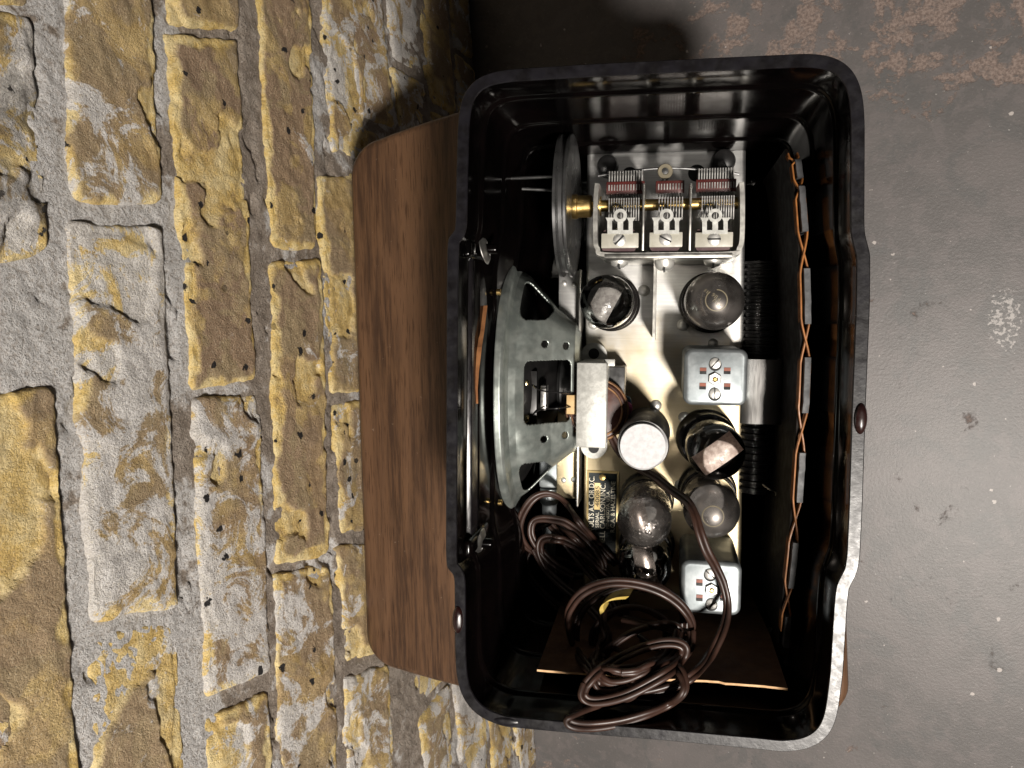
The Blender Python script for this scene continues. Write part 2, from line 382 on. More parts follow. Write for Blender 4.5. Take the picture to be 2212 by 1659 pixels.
def prism(poly, z0, z1, bev=0):
    n = len(poly)
    if not bev:
        V = [(x, y, z0) for x, y in poly]+[(x, y, z1) for x, y in poly]
        F = [tuple(range(n-1, -1, -1)), tuple(range(n, 2*n))]+[(i, (i+1) % n, n+(i+1) % n, n+i) for i in range(n)]
        return V, F
    ins = inset(poly, bev)
    rows = [[(x, y, z0) for x, y in poly], [(x, y, z1-bev) for x, y in poly]]
    for a in (30, 60):
        t = math.radians(a); k = bev*(1-math.cos(t)); pi = inset(poly, k)
        rows.append([(x, y, z1-bev+bev*math.sin(t)) for x, y in pi])
    rows.append([(x, y, z1) for x, y in ins])
    V = [p for r in rows for p in r]; F = [tuple(range(n-1, -1, -1)), tuple(range((len(rows)-1)*n, len(rows)*n))]
    for r in range(len(rows)-1):
        F += [(r*n+i, r*n+(i+1) % n, (r+1)*n+(i+1) % n, (r+1)*n+i) for i in range(n)]
    return V, F
def inset(poly, d):
    p = np.array(poly); a = np.roll(p, 1, 0); b = np.roll(p, -1, 0)
    t = b-a; t /= (np.linalg.norm(t, axis=1)[:, None]+1e-12)
    nn = np.stack((t[:, 1], -t[:, 0]), 1)
    area = np.sum(p[:, 0]*b[:, 1]-b[:, 0]*p[:, 1])
    if area < 0: nn = -nn
    return [tuple(q) for q in p-nn*d]
def rrect(x0, x1, y0, y1, r, n=6):
    out = []
    for cx, cy, a0 in ((x1-r, y1-r, 0), (x0+r, y1-r, 90), (x0+r, y0+r, 180), (x1-r, y0+r, 270)):
        for k in range(n+1):
            a = math.radians(a0+90*k/n); out.append((cx+r*math.cos(a), cy+r*math.sin(a)))
    return out
def lathe(prof, seg=32, axis='z', c=(0, 0, 0), cap=True):
    V, F = [], []
    for (r, h) in prof:
        for k in range(seg):
            a = 2*math.pi*k/seg; u, v = r*math.cos(a), r*math.sin(a)
            p = (u, v, h) if axis == 'z' else ((h, u, v) if axis == 'x' else (u, h, v))
            V.append((p[0]+c[0], p[1]+c[1], p[2]+c[2]))
    for i in range(len(prof)-1):
        for k in range(seg):
            F.append((i*seg+k, i*seg+(k+1) % seg, (i+1)*seg+(k+1) % seg, (i+1)*seg+k))
    if cap:
        if prof[0][0] > 1e-6: F.append(tuple(range(seg-1, -1, -1)))
        if prof[-1][0] > 1e-6: F.append(tuple((len(prof)-1)*seg+k for k in range(seg)))
    return V, F
def catmull(pts, n=10, closed=False):
    p = [Vector(q) for q in pts]; out = []
    m_ = len(p)
    rng = range(m_ if closed else m_-1)
    for i in rng:
        if closed: a, b, c, d = p[i-1], p[i], p[(i+1) % m_], p[(i+2) % m_]
        else: a, b, c, d = p[max(i-1, 0)], p[i], p[i+1], p[min(i+2, m_-1)]
        for k in range(n):
            t = k/n
            out.append(.5*((2*b)+(-a+c)*t+(2*a-5*b+4*c-d)*t*t+(-a+3*b-3*c+d)*t**3))
    if not closed: out.append(p[-1])
    return out
def sweep(path, r, seg=8, side=None, closed=False):
    V, F = [], []; n = len(path); prev = None
    for i, p in enumerate(path):
        t = ((path[(i+1) % n] if closed or i < n-1 else path[i])-(path[i-1] if closed or i > 0 else path[i]))
        t = t.normalized() if t.length > 1e-9 else Vector((1, 0, 0))
        up = Vector((0, 0, 1)) if prev is None else prev
        s = t.cross(up)
        if s.length < 1e-4: s = t.cross(Vector((0, 1, 0)))
        s.normalize(); u = s.cross(t).normalized(); prev = u if side is None else None
        rr = r[i] if hasattr(r, '__len__') else r
        for k in range(seg):
            a = 2*math.pi*k/seg; V.append(tuple(p+s*(rr*math.cos(a))+u*(rr*math.sin(a))))
    last = n if closed else n-1
    for i in range(last):
        j = (i+1) % n
        for k in range(seg): F.append((i*seg+k, i*seg+(k+1) % seg, j*seg+(k+1) % seg, j*seg+k))
    if not closed: F += [tuple(range(seg-1, -1, -1)), tuple((n-1)*seg+k for k in range(seg))]
    return V, F
def rod(p, q, r, seg=10): return sweep([Vector(p), Vector(q)], r, seg)
def tag(o, label, cat, group=None, kind=None):
    if label: o['label'] = label
    if cat: o['category'] = cat
    if group: o['group'] = group
    if kind: o['kind'] = kind
    return o
def lab(o, s): o['label'] = s; return o
def smooth01(x): x = np.clip(x, 0, 1); return x*x*(3-2*x)

# ------------------------------------------------------------------ floor
fp = []
for (u, v, a, b_, amp) in ((1900, 75, .26, .055, 1.0), (1650, 40, .16, .07, .85), (2060, 150, .12, .035, .9), (1560, 90, .18, .05, .6), (1160, 1610, .08, .05, .6)):
    x, y = on_level(u, v, 0); fp.append((x, y, a*1.0, b_*1.3, amp))
M['floor'] = floor_mat(fp)
o = mk('floor', ([(-.6, -4, 0), (4, -4, 0), (4, 4, 0), (-.6, 4, 0)], [(0, 1, 2, 3)]), 'floor', smooth=False)
tag(o, 'grey painted concrete floor with worn brownish patches', 'floor', kind='structure')

# ------------------------------------------------------------------ brick wall
def fbm(x, y, z, o=3):
    s = 0; a = 1; f = 1
    for _ in range(o):
        s += a*noise.noise((x*f, y*f, z*f)); a *= .5; f *= 2.1
    return s
Y0, Y1, Z0, Z1 = -.62, .62, -.01, .90
ny, nz = 500, 366
V, F = [], []
for j in range(nz+1):
    z = Z0+(Z1-Z0)*j/nz
    for i in range(ny+1):
        y = Y0+(Y1-Y0)*i/ny
        c_ = fbm(y*26, z*48, 9.3, 3); f_ = fbm(y*150, z*150, 8.2, 2)
        h = -.0009+.0022*fbm(y*14, z*14, 3.1, 3)+.0014*f_-.0030*min(max((c_-.38)/.10, 0), 1)-.0016*min(max((f_-.55)/.2, 0), 1)
        V.append((WALL_X+h, y, z))
for j in range(nz):
    for i in range(ny):
        a = j*(ny+1)+i; F.append((a, a+1, a+ny+2, a+ny+1))
n0 = len(V)                                    # give the wall its thickness
V += [(WALL_X-.10, Y0, Z0), (WALL_X-.10, Y1, Z0), (WALL_X-.10, Y1, Z1), (WALL_X-.10, Y0, Z1)]
F.append((n0, n0+3, n0+2, n0+1))
F.append(tuple(range(0, ny+1))+(n0+1, n0)); F.append(tuple(nz*(ny+1)+i for i in range(ny, -1, -1))+(n0+3, n0+2))
F.append(tuple(j*(ny+1) for j in range(nz, -1, -1))+(n0, n0+3)); F.append(tuple(j*(ny+1)+ny for j in range(nz+1))+(n0+2, n0+1))
wall = mk('brick_wall', (V, F), 'mortar', angle=80)
tag(wall, 'old yellow stock brick wall with crumbling grey mortar behind the wooden stool', 'wall')

def brick(quad, color, seed, proud=.003, rough=1.0, cell=.0019):
    # quad: four wall points (Y,Z) in order along the outline
    q = [np.array(p) for p in quad]; cen = sum(q)/4
    q = [p+(p-cen)/np.linalg.norm(p-cen)*.0012+np.sign(p-cen)*.0024 for p in q]
    lu = max(np.linalg.norm(q[1]-q[0]), np.linalg.norm(q[2]-q[3])); lv = max(np.linalg.norm(q[3]-q[0]), np.linalg.norm(q[2]-q[1]))
    nu = max(8, int(lu/cell)); nv = max(8, int(lv/cell))
    V, F = [], []; wear = []
    for j in range(nv+1):
        t = j/nv
        for i in range(nu+1):
            s = i/nu
            p = (1-s)*(1-t)*q[0]+s*(1-t)*q[1]+s*t*q[2]+(1-s)*t*q[3]
            y, z = p
            wob = .0028*fbm(y*32+seed, z*32, seed*1.7, 3)
            d = min(s*lu, (1-s)*lu)+wob; e = min(t*lv, (1-t)*lv)+wob*.9
            # rounded corners and worn arrises
            rc = .007
            if d < rc and e < rc: dd = rc-math.hypot(rc-d, rc-e)
            else: dd = min(d, e)
            edge = min(max(dd/.0030, -1), 1)
            prof = (1-(1-edge)**2) if edge > 0 else edge*2
            n1 = fbm(y*11+seed*3, z*11, seed, 3); n2 = fbm(y*42+seed, z*42+seed, 5.5, 3); n3 = fbm(y*130, z*130+seed, 2.2, 2)
            fl = n1*1.2+n2*.25                   # spalled flakes: hard-edged hollows
            sk = min(max((fl-.30)/.05, 0), 1); fe = n2*.8+n1*.5
            ek = min(max((.0085+.010*fe-dd)/.0022, 0), 1)   # broken arrises
            spall = -.0032*rough*sk-.0014*ek
            wear.append(max(sk*.8, ek))
            h = -.005+(.005+proud*.9)*prof+.0017*rough*n1+.0012*rough*n2+.0010*rough*n3+spall
            V.append((WALL_X+h, y, z))
    W = nu+1
    for j in range(nv):
        for i in range(nu): a = j*W+i; F.append((a, a+1, a+W+1, a+W))
    loop = [i for i in range(nu)]+[j*W+nu for j in range(nv)]+[nv*W+i for i in range(nu, 0, -1)]+[j*W for j in range(nv, 0, -1)]
    n0 = len(V)
    for k in loop: V.append((WALL_X-.03, V[k][1], V[k][2])); wear.append(1.0)
    L = len(loop)
    for k in range(L): F.append((loop[k], n0+k, n0+(k+1) % L, loop[(k+1) % L]))
    F.append(tuple(n0+k for k in range(L)))
    o = mk('brick', (V, F), 'brick', wall, angle=70)
    o.color = color+(1,)
    at = o.data.attributes.new('wear', 'FLOAT', 'POINT'); at.data.foreach_set('value', wear)
    return o
# picture corners (left-top, left-bottom, right-bottom, right-top) of the bricks that show large
BR = [
 # A: leftmost course
 ((-90, 20), (-80, 590), (98, 545), (62, 40), (.56, .35, .65), .0035),
 ((-60, 868), (-40, 1850), (172, 1850), (108, 848), (.30, .45, .06), .004),
 ((-120, -620), (-94, -14), (58, 6), (30, -620), (.50, .4, .3), .003),
 # B
 ((118, -420), (158, 428), (344, 432), (296, -420), (.53, .25, .06), .0045),
 ((152, 486), (196, 1338), (378, 1308), (346, 498), (.63, .2, .10), .0045),
 ((200, 1372), (222, 2150), (432, 2150), (378, 1345), (.42, .40, .06), .003),
 # C
 ((352, -560), (366, 52), (510, 62), (498, -560), (.45, .30, .05), .004),
 ((362, 84), (412, 838), (548, 812), (510, 92), (.22, .95, .04), .004),
 ((416, 868), (446, 1498), (578, 1446), (556, 848), (.58, .55, .04), .0035),
 ((448, 1560), (474, 2100), (606, 2100), (574, 1500), (.54, .45, .04), .003),
 # D
 ((532, -420), (588, 530), (678, 532), (656, -420), (.26, .90, .03), .0035),
 ((584, 572), (598, 1218), (706, 1190), (692, 562), (.34, .75, .03), .0035),
 ((596, 1246), (616, 1980), (742, 1980), (712, 1226), (.52, .50, .04), .003),
 # E
 ((680, -330), (718, 322), (790, 338), (772, -330), (.52, .60, .10), .003),
 ((690, 388), (716, 842), (806, 838), (784, 376), (.40, .45, .06), .003),
 ((722, 876), (736, 1150), (822, 1142), (808, 862), (.42, .50, .06), .003),
 ((730, 1182), (748, 1420), (836, 1402), (824, 1170), (.50, .60, .05), .003),
 ((748, 1466), (766, 2000), (862, 2000), (838, 1440), (.60, .45, .04), .0025),
]
zE = []; zA = []
for i, (a, b, c, d, colr, pr) in enumerate(BR):
    quad = [on_wall(*a), on_wall(*b), on_wall(*c), on_wall(*d)]
    if i < 3: zA += [quad[0][1], quad[1][1]]
    if i >= 13: zE.append(min(q[1] for q in quad))
    brick(quad, colr, 1.7+i*3.13, pr)
zt = float(np.mean(zE))-.011
row = 0
zu = float(np.mean(zA))+.012
while zu+.066 < .90:                           # courses above the picture's edge
    y = -.60+.11*(row % 2)
    while y < .56:
        y2 = min(y+.218, .61)
        brick([(y2, zu+.066), (y, zu+.066), (y, zu), (y2, zu)], (random.uniform(.35, .6), random.uniform(.3, .8), random.uniform(.03, .3)), 200+row*9+y*31, .003, cell=.004)
        y = y2+.012
    zu += .078; row += 1
row = 0
while zt > .03:                                # courses that run on down to the floor
    zb = max(zt-.066, .004)
    y = -.60+random.uniform(0, .12)
    while y < .58:
        L = random.choice((.218, .222, .214, .105, .216)); y2 = min(y+L, .60)
        if y2-y > .05:
            dz = random.uniform(-.002, .002)
            brick([(y2, zt+dz), (y, zt-dz), (y, zb-dz), (y2, zb+dz)], (random.uniform(.35, .72), random.uniform(.3, .9), random.uniform(.03, .35)), 60+row*9+y*31, random.uniform(.0015, .004), cell=.0034)
        y = y2+.012
    zt = zb-.0125; row += 1

# ------------------------------------------------------------------ stool
zs = STOOL_Z
xa = WALL_X+.022
pt = {k: on_level(u, v, zs) for k, (u, v) in dict(lt=(772, 318), lt2=(975, 242), lb=(800, 1430), lb2=(985, 1458), rb=(1838, 1578), l=(760, 600), l2=(785, 1300), r=(1850, 1400)).items()}
xl, xr = pt['l'][0], pt['r'][0]
yt, yb = pt['lt'][1], pt['lb'][1]
def seat_outline(d=0):
    x0, x1 = xl, xr; y0, y1 = yb, yt; r = .022; out = []
    for cx, cy, a0 in ((x1-r, y1-r, 0), (x0+r, y1-r, 90), (x0+r, y0+r, 180), (x1-r, y0+r, 270)):
        for k in range(8):
            a = math.radians(a0+90*k/7); out.append((cx+r*math.cos(a), cy+r*math.sin(a)))
    dense = []
    for i in range(len(out)):
        a, b = np.array(out[i]), np.array(out[(i+1) % len(out)]); n = max(1, int(np.linalg.norm(b-a)/.02))
        for k in range(n): dense.append(a+(b-a)*k/n)
    res = []
    for x, y in dense:                         # gently bowed ends
        s = (x-(x0+x1)/2)/((x1-x0)/2); t = (y-(y0+y1)/2)/((y1-y0)/2)
        yy = y+.020*(1-s*s)*t; res.append((x+.080*(yy-pt['l'][1])*(1-.75*(s+1)/2), yy-.03*(x-x0)))
    return res
stool = bpy.data.objects.new('wooden_stool', None); COL.objects.link(stool); stool.location = ((xl+xr)/2, (yt+yb)/2, 0)
tag(stool, 'low brown wooden stool with rounded edges carrying the open radio', 'stool')
def under(o, parent):
    o.parent = parent; o.matrix_parent_inverse = Matrix.Translation(-Vector(parent.location)); return o
so = seat_outline(); n = len(so); rows = []
bev = .007
for a in (90, 60, 30, 0): k = bev*(1-math.sin(math.radians(90-a)))if False else bev*(1-math.cos(math.radians(a))); rows.append((k, zs-.034-0+bev*(1-math.sin(math.radians(a)))))
rows = [(bev*(1-math.cos(math.radians(a))), zs-.034+bev-bev*math.sin(math.radians(a))) for a in (90, 60, 30, 0)]+[(bev*(1-math.cos(math.radians(a))), zs-bev+bev*math.sin(math.radians(a))) for a in (0, 30, 60, 90)]
V, F = [], []
for k, z in rows: V += [(x, y, z) for x, y in inset(so, k)]
for r in range(len(rows)-1): F += [(r*n+i, r*n+(i+1) % n, (r+1)*n+(i+1) % n, (r+1)*n+i) for i in range(n)]
F += [tuple(range(n)), tuple((len(rows)-1)*n+i for i in range(n))]
under(mk('seat', (V, F), 'wood', angle=50), stool)
for sx in (0, 1):
    for sy in (0, 1):
        x = (xl+.05, xr-.05)[sx]; y = (yb+.05, yt-.05)[sy]; ox = (-.012, .012)[sx]; oy = (-.012, .012)[sy]
        lv = []
        for (zz, w2, f) in ((0, .014, 1), (zs-.03, .019, 0)):
            lv += [(x+ox*f+dx*w2, y+oy*f+dy*w2, zz) for dx, dy in ((-1, -1), (1, -1), (1, 1), (-1, 1))]
        under(mk('leg', (lv, [(3, 2, 1, 0), (4, 5, 6, 7)]+[(i, (i+1) % 4, 4+(i+1) % 4, 4+i) for i in range(4)]), 'wood', smooth=False), stool)

# ------------------------------------------------------------------ radio
radio = bpy.data.objects.new('table_radio', None); COL.objects.link(radio); radio.matrix_world = RADIO_M
tag(radio, 'opened black bakelite table radio showing its tube chassis and speaker on the stool', 'radio')
CH = -.123
FLOOR_Z = -.176

# cabinet: terraced glossy tub with a swelling in the middle of each long side
outpx = [(983, 1441), (989, 1490), (1007, 1527), (1040, 1556), (1085, 1570), (1234, 1584), (1426, 1599), (1639, 1619), (1700, 1626), (1746, 1623),
         (1789, 1599), (1806, 1570), (1812, 1530), (1821, 1457), (1830, 1310), (1834, 1272), (1853, 1236), (1858, 1200), (1863, 1094), (1870, 876), (1879, 658), (1880, 550), (1868, 504), (1867, 480),
         (1868, 260), (1866, 203), (1852, 153), (1819, 124), (1772, 113), (1730, 116), (1536, 125), (1262, 139), (1090, 150), (1050, 155), (1013, 176), (994, 208), (989, 250), (986, 365), (984, 480), (982, 500), (968, 512), (966, 545),
         (965, 622), (964, 900), (963, 1195), (965, 1228), (980, 1241), (982, 1265)]
ol = np.array([P(u, v, 0) for u, v in outpx])
def resample(p, n):
    q = np.vstack((p, p[:1])); d = np.r_[0, np.cumsum(np.linalg.norm(np.diff(q, axis=0), axis=1))]
    s = np.linspace(0, d[-1], n, endpoint=False)
    return np.stack((np.interp(s, d, q[:, 0]), np.interp(s, d, q[:, 1])), 1)
def smoothc(p, sig):
    if sig <= 0: return p
    k = int(sig*3)+1; x = np.arange(-k, k+1); g = np.exp(-.5*(x/sig)**2); g /= g.sum()
    out = np.zeros_like(p)
    for xi, gi in zip(x, g): out += gi*np.roll(p, -xi, 0)
    return out
NO = 720
_b = resample(ol, NO)
_k = np.zeros(NO)
for _c in ((1000, 1500), (1800, 1590), (1850, 150), (1000, 185)):
    _k = np.maximum(_k, 1-smooth01((np.linalg.norm(_b-np.array(P(*_c, 0)), axis=1)-.018)/.012))
base = smoothc(_b, 1.1)*(1-_k[:, None])+smoothc(_b, 5)*_k[:, None]
def ringpts(d, sig): return inset([tuple(q) for q in smoothc(base, sig)], d)
def loft(rows, cap_last=False, cap_first=False):
    V, F = [], []; n = NO
    for d, sig, z in rows: V += [(x, y, z) for x, y in ringpts(d, sig)]
    for r in range(len(rows)-1): F += [(r*n+i, r*n+(i+1) % n, (r+1)*n+(i+1) % n, (r+1)*n+i) for i in range(n)]
    if cap_last: F.append(tuple((len(rows)-1)*n+i for i in range(n)))
    if cap_first: F.append(tuple(range(n-1, -1, -1)))
    return V, F
inner = [(.0054, 0, -.0006), (.0056, 1, -.004), (.0060, 2, -.0195), (.0068, 3, -.0208), (.0076, 3, -.0214), (.0080, 3, -.024), (.0088, 4, -.0585), (.0096, 5, -.0600), (.0104, 5, -.0606), (.0108, 5, -.063), (.0114, 6, -.099), (.0122, 6, -.1003), (.0130, 7, -.1009), (.0134, 7, -.103), (.0150, 8, FLOOR_Z+.012), (.0175, 8, FLOOR_Z+.004), (.0240, 9, FLOOR_Z)]
outer = [(-.0004, 0, -.0016), (0, 0, -.006), (.0015, 2, -.08), (.004, 4, -.150), (.009, 6, -.178), (.018, 8, -.186)]
cab = mk('cabinet', join(loft(inner, True), loft(outer, True)), 'bakelite', radio, angle=50)
lab(cab, 'glossy black moulded bakelite cabinet open at the top')
rimg = mk('rim', loft([(.0055, 0, -.0008), (.0053, 0, -.0002), (.0051, 0, 0), (.0003, 0, 0), (0, 0, -.0003), (-.0003, 0, -.0016)]), 'rim', cab, angle=14)
lab(rimg, 'worn grey ground edge of the cabinet')
for (u, v, ang) in ((1860, 905, 0), (988, 1340, 0), (1092, 1561, 90)):
    x, y = P(u, v, .001)
    pr = [(.0, .0030), (.0030, .0029), (.0055, .0022), (.0068, .0006), (.0070, -.004)]
    g = lathe(pr[::-1], 20); sc_ = Matrix.Diagonal((.40, 1.0, .8, 1)) if ang == 0 else Matrix.Diagonal((.9, .30, .25, 1))
    mk('rubber_foot', xf(g, sc_, (x, y, 0)), 'rubber' if ang == 0 else 'rim', cab)
# terraces behind the grille on the wall side
def strip(u0, u1, v0, v1, z, dz, bevv=.0024):
    x0, ya = P(u0, v0, z); x1, yb_ = P(u1, v1, z)
    return box(x0, x1, yb_, ya, z-dz, z, bevv, 5)
def wedge(u0, u1, v0, v1, z, dz, drop):
    x0, ya = P(u0, v0, z); x1, yb_ = P(u1, v1, z)
    V, F = box(x0, x1, yb_, ya, z-dz, z, .0005, 2); lo_ = z-dz/2
    return [(x, y, zz-(drop*(x-x0)/(x1-x0) if zz > lo_ else 0)) for x, y, zz in V], F
mk('grille_frame', strip(1016, 1034, 560, 1152, -.030, .08), 'bakelite', cab)
for (ua, ub, va, vb, zz) in ((978, 985, 522, 1222, -.005), (986, 998, 527, 1212, -.010), (1001, 1018, 547, 1166, -.017)):
    mk('grille_rail', wedge(ua, ub, va, vb, zz, .05, (ub-ua)*.00021*.36), 'rail', cab)  # rail tops sloped on purpose to catch the bulb's highlight
for (u, v) in ((1009, 537), (1010, 1188)):
    mk('boss', strip(u-11, u+9, v-21, v+19, -.010, .04, .0025), 'bakelite', cab)
for (u, v, tl) in ((1046, 538, 1), (1036, 1172, -1)):
    x, y = P(u, v, -.030)
    mk('stud', lathe([(.0001, -.012), (.0026, -.012), (.0026, .006), (.0022, .0068), (.0001, .0068)], 14, 'x', (x, y, -.030)), 'bakelite', cab)
    # toothed spring nut, dished
    V, F = [], []; ns = 40; tm = Matrix.Rotation(math.radians(14*tl), 4, 'Z')
    for k in range(ns):
        a = 2*math.pi*k/ns; ri = .0030+(.0012 if (k//4) % 2 else 0)
        for r, h in ((.0078, .0), (.0062, .0012), (ri, .0020), (.0078, -.0004), (ri, .0015)):
            V.append((h, r*math.cos(a), r*math.sin(a)))
    for k in range(ns):
        j = (k+1) % ns
        for a, b in ((0, 1), (1, 2), (2, 4), (4, 3), (3, 0)): F.append((k*5+a, j*5+a, j*5+b, k*5+b))
    mk('spring_nut', xf((V, F), tm, (x, y, -.030)), 'plate_steel', cab)

# chassis pan
c_tl, c_tr = P(1268, 325, CH), P(1612, 318, CH); c_bl, c_br = P(1258, 1345, CH), P(1600, 1345, CH)
poly = [c_bl, c_br, c_tr, c_tl]
dens = []
for i in range(4):
    a, b = np.array(poly[i]), np.array(poly[(i+1) % 4])
    for k in range(12): dens.append(tuple(a+(b-a)*k/12))
chas = mk('chassis', prism(dens, FLOOR_Z+.002, CH, .0025), 'chassis', radio, angle=50)
lab(chas, 'silvery plated metal chassis, tarnished golden towards the name plate')
# front flange strip with rivets
x0, ya = P(1207, 585, -.128); x1, yb_ = P(1246, 1078, -.128)
fl = mk('front_flange', box(x0, x1, yb_, ya, -.150, -.128, .0008), 'chassis', chas)
x0b, _ = P(1250, 700, -.118); mk('flange_lip', box(x0b, x0b+.0013, yb_-.002, ya, -.150, -.116, .0003), 'frame', chas)
def rivet(u, v, z, r, name='rivet', mat='screw', parent=None):
    x, y = P(u, v, z); return mk(name, lathe([(r, -.0005), (r, .0002), (r*.8, r*.35), (r*.4, r*.55), (.00001, r*.6)], 16, 'z', (x, y, z)), mat, parent or chas)
for (u, v) in ((1219, 612), (1240, 615), (1218, 1037), (1239, 1036)): rivet(u, v, -.128, .0018)
for (u, v) in ((1417, 876), (1391, 628), (1283, 700), (1475, 702), (1478, 902), (1540, 742), (1470, 1048)): rivet(u, v, CH, .0036 if u != 1540 else .003)
for (u, v, r) in ((1360, 378, 17), (1505, 374, 18)):
    x, y = P(u, v, CH); mk('hole', lathe([(r*PXM*1.1, 0), (.00001, .00015)], 28, 'z', (x, y, CH+.0002)), 'hole', chas)
for (u, v, r) in ((1312, 357, 24), (1563, 347, 26)):
    z = -.112; x, y = P(u, v, z); R = r*PXM*1.05
    mk('rubber_grommet', lathe([(R*.9, -.012), (R, -.008), (R, -.001), (R*.86, .0025), (R*.5, .004), (.00001, .0042)], 32, 'z', (x, y, z)), 'black_rubber', chas)
# upright screen between the two upper tubes
xa_, y1_ = P(1416, 557, -.092); xb_, y2_ = P(1412, 735, -.092)
mk('divider_plate', ([(xa_-.0008, y1_, CH), (xa_+.0008, y1_, CH), (xb_+.0008, y2_, CH), (xb_-.0008, y2_, CH), (xa_-.0008, y1_, -.092), (xa_+.0008, y1_, -.092), (xb_+.0008, y2_, -.092), (xb_-.0008, y2_, -.092)],
   [(0, 3, 2, 1), (4, 5, 6, 7), (0, 1, 5, 4), (1, 2, 6, 5), (2, 3, 7, 6), (3, 0, 4, 7)]), 'frame', chas, smooth=False)

# tuning capacitor
ZT = -.070
def upoly(th):
    pts = [P(1290, 396, ZT), P(1287, 430, ZT), P(1286, 515, ZT), P(1291, 537, ZT), P(1308, 550, ZT), P(1445, 550, ZT), P(1580, 548, ZT), P(1597, 536, ZT), P(1603, 512, ZT), P(1604, 430, ZT), P(1602, 393, ZT)]
    pc = [np.array((q.x, q.y)) for q in catmull([(a, b, 0) for a, b in pts], 5)]
    o1, o2 = [], []
    for i, p in enumerate(pc):
        t = pc[min(i+1, len(pc)-1)]-pc[max(i-1, 0)]; t /= np.linalg.norm(t); nn = np.array((-t[1], t[0]))
        o1.append(tuple(p+nn*th)); o2.append(tuple(p-nn*th))
    return o1, o2
o1, o2 = upoly(.0012); n = len(o1); V = []; F = []
for a, b in zip(o1, o2): V += [a+(CH+.002,), b+(CH+.002,), b+(ZT,), a+(ZT,)]
for i in range(n-1):
    for k in range(4): F.append((i*4+k, (i+1)*4+k, (i+1)*4+(k+1) % 4, i*4+(k+1) % 4))
F += [(0, 1, 2, 3), ((n-1)*4+3, (n-1)*4+2, (n-1)*4+1, (n-1)*4)]
tc = mk('tuning_capacitor', (V, F), 'frame', radio, angle=40)
lab(tc, 'three gang air tuning capacitor in a bright metal frame')
sx0, sy = P(1215, 447, -.086); SHZ = -.086
sx1, _ = P(1603, 445, -.086)
mk('shaft', join(lathe([(.0001, sx0), (.0032, sx0), (.0032, sx1), (.0001, sx1)], 20, 'x', (0, sy, SHZ)), lathe([(.0001, P(1291, 447, SHZ)[0]), (.0055, P(1291, 447, SHZ)[0]), (.0055, P(1299, 447, SHZ)[0]), (.0001, P(1299, 447, SHZ)[0])], 20, 'x', (0, sy, SHZ))), 'brass', tc)
for (u, nm) in ((1391, 0), (1493, 1)):
    xd, yd1 = P(u, 396, ZT-.003); _, yd2 = P(u, 543, ZT-.003)
    mk('divider_plate', box(xd-.0006, xd+.0006, yd2, yd1, CH+.003, ZT-.003, .0002), 'frame', tc)
def halfdisc(R, ang0, ang1, n=14, th=.00028):
    pts = [(0.0, 0.0)]+[(R*math.cos(math.radians(ang0+(ang1-ang0)*k/n)), R*math.sin(math.radians(ang0+(ang1-ang0)*k/n))) for k in range(n+1)]
    m_ = len(pts); V = [(-th, y, z) for y, z in pts]+[(th, y, z) for y, z in pts]
    return V, [tuple(range(m_)), tuple(range(2*m_-1, m_-1, -1))]+[(i, (i+1) % m_, m_+(i+1) % m_, m_+i) for i in range(m_)]
# rotor plates stand towards the far end, stator plates stand either side of the shaft
rp0 = sp0 = None
groups = [(1316, 1380, 13, 1310, 1392), (1424, 1474, 9, 1417, 1478), (1517, 1585, 14, 1504, 1590)]
for gi, (ua, ub, cnt, ra, rb) in enumerate(groups):
    xA, _ = P(ua, 440, -.078); xB, _ = P(ub, 440, -.078)
    for k in range(cnt):
        x = xA+(xB-xA)*k/(cnt-1)
        if rp0 is None: rp0 = mk('rotor_plate', halfdisc(.0062, 180, 360), 'plate_steel', tc, smooth=False, loc=(x, sy-.0034, SHZ+.0085)); 
        else: dup(rp0, tc, (x, sy-.0034, SHZ+.0085))
    # fan of stator vanes further out, held by a slotted red strip
    xA, _ = P(ra+6, 395, -.088); xB, _ = P(rb-5, 395, -.088); cn = cnt
    yv0 = P(1400, 427, -.09)[1]; yv1 = P(1400, 368 if gi != 1 else 400, -.09)[1]
    for k in range(cn):
        x = xA+(xB-xA)*k/(cn-1)
        if gi == 1 and k == 0: pass
        nm = 'stator_plate'
        g = box(-.0003, .0003, yv0-sy, yv1-sy, -.024, -.003)
        if sp0 is None or gi == 1 and k == 0:
            sp0 = mk(nm, g, 'plate_steel', tc, smooth=False, loc=(x, sy, SHZ))
        elif gi == 2 and k == 0: sp0 = mk(nm, g, 'plate_steel', tc, smooth=False, loc=(x, sy, SHZ))
        else: dup(sp0, tc, (x, sy, SHZ))
    zr = SHZ-.0025
    xa1, yr1 = P(ra, 391+(-3 if gi == 2 else (2 if gi == 0 else 0)), zr); xb1, yr0 = P(rb, 416+(-3 if gi == 2 else (2 if gi == 0 else 0)), zr)
    mk('red_comb_strip', box(xa1, xb1, yr0, yr1, zr-.0016, zr, .0002), 'red', tc)
    tips = [box(xA+(xB-xA)*k/(cn-1)-.0003, xA+(xB-xA)*k/(cn-1)+.0003, (yr0+yr1)/2-.0016, (yr0+yr1)/2+.0016, zr-.001, zr+.0009) for k in range(cn)]
    mk('plate_tips', join(*tips), 'plate_steel', tc, smooth=False)
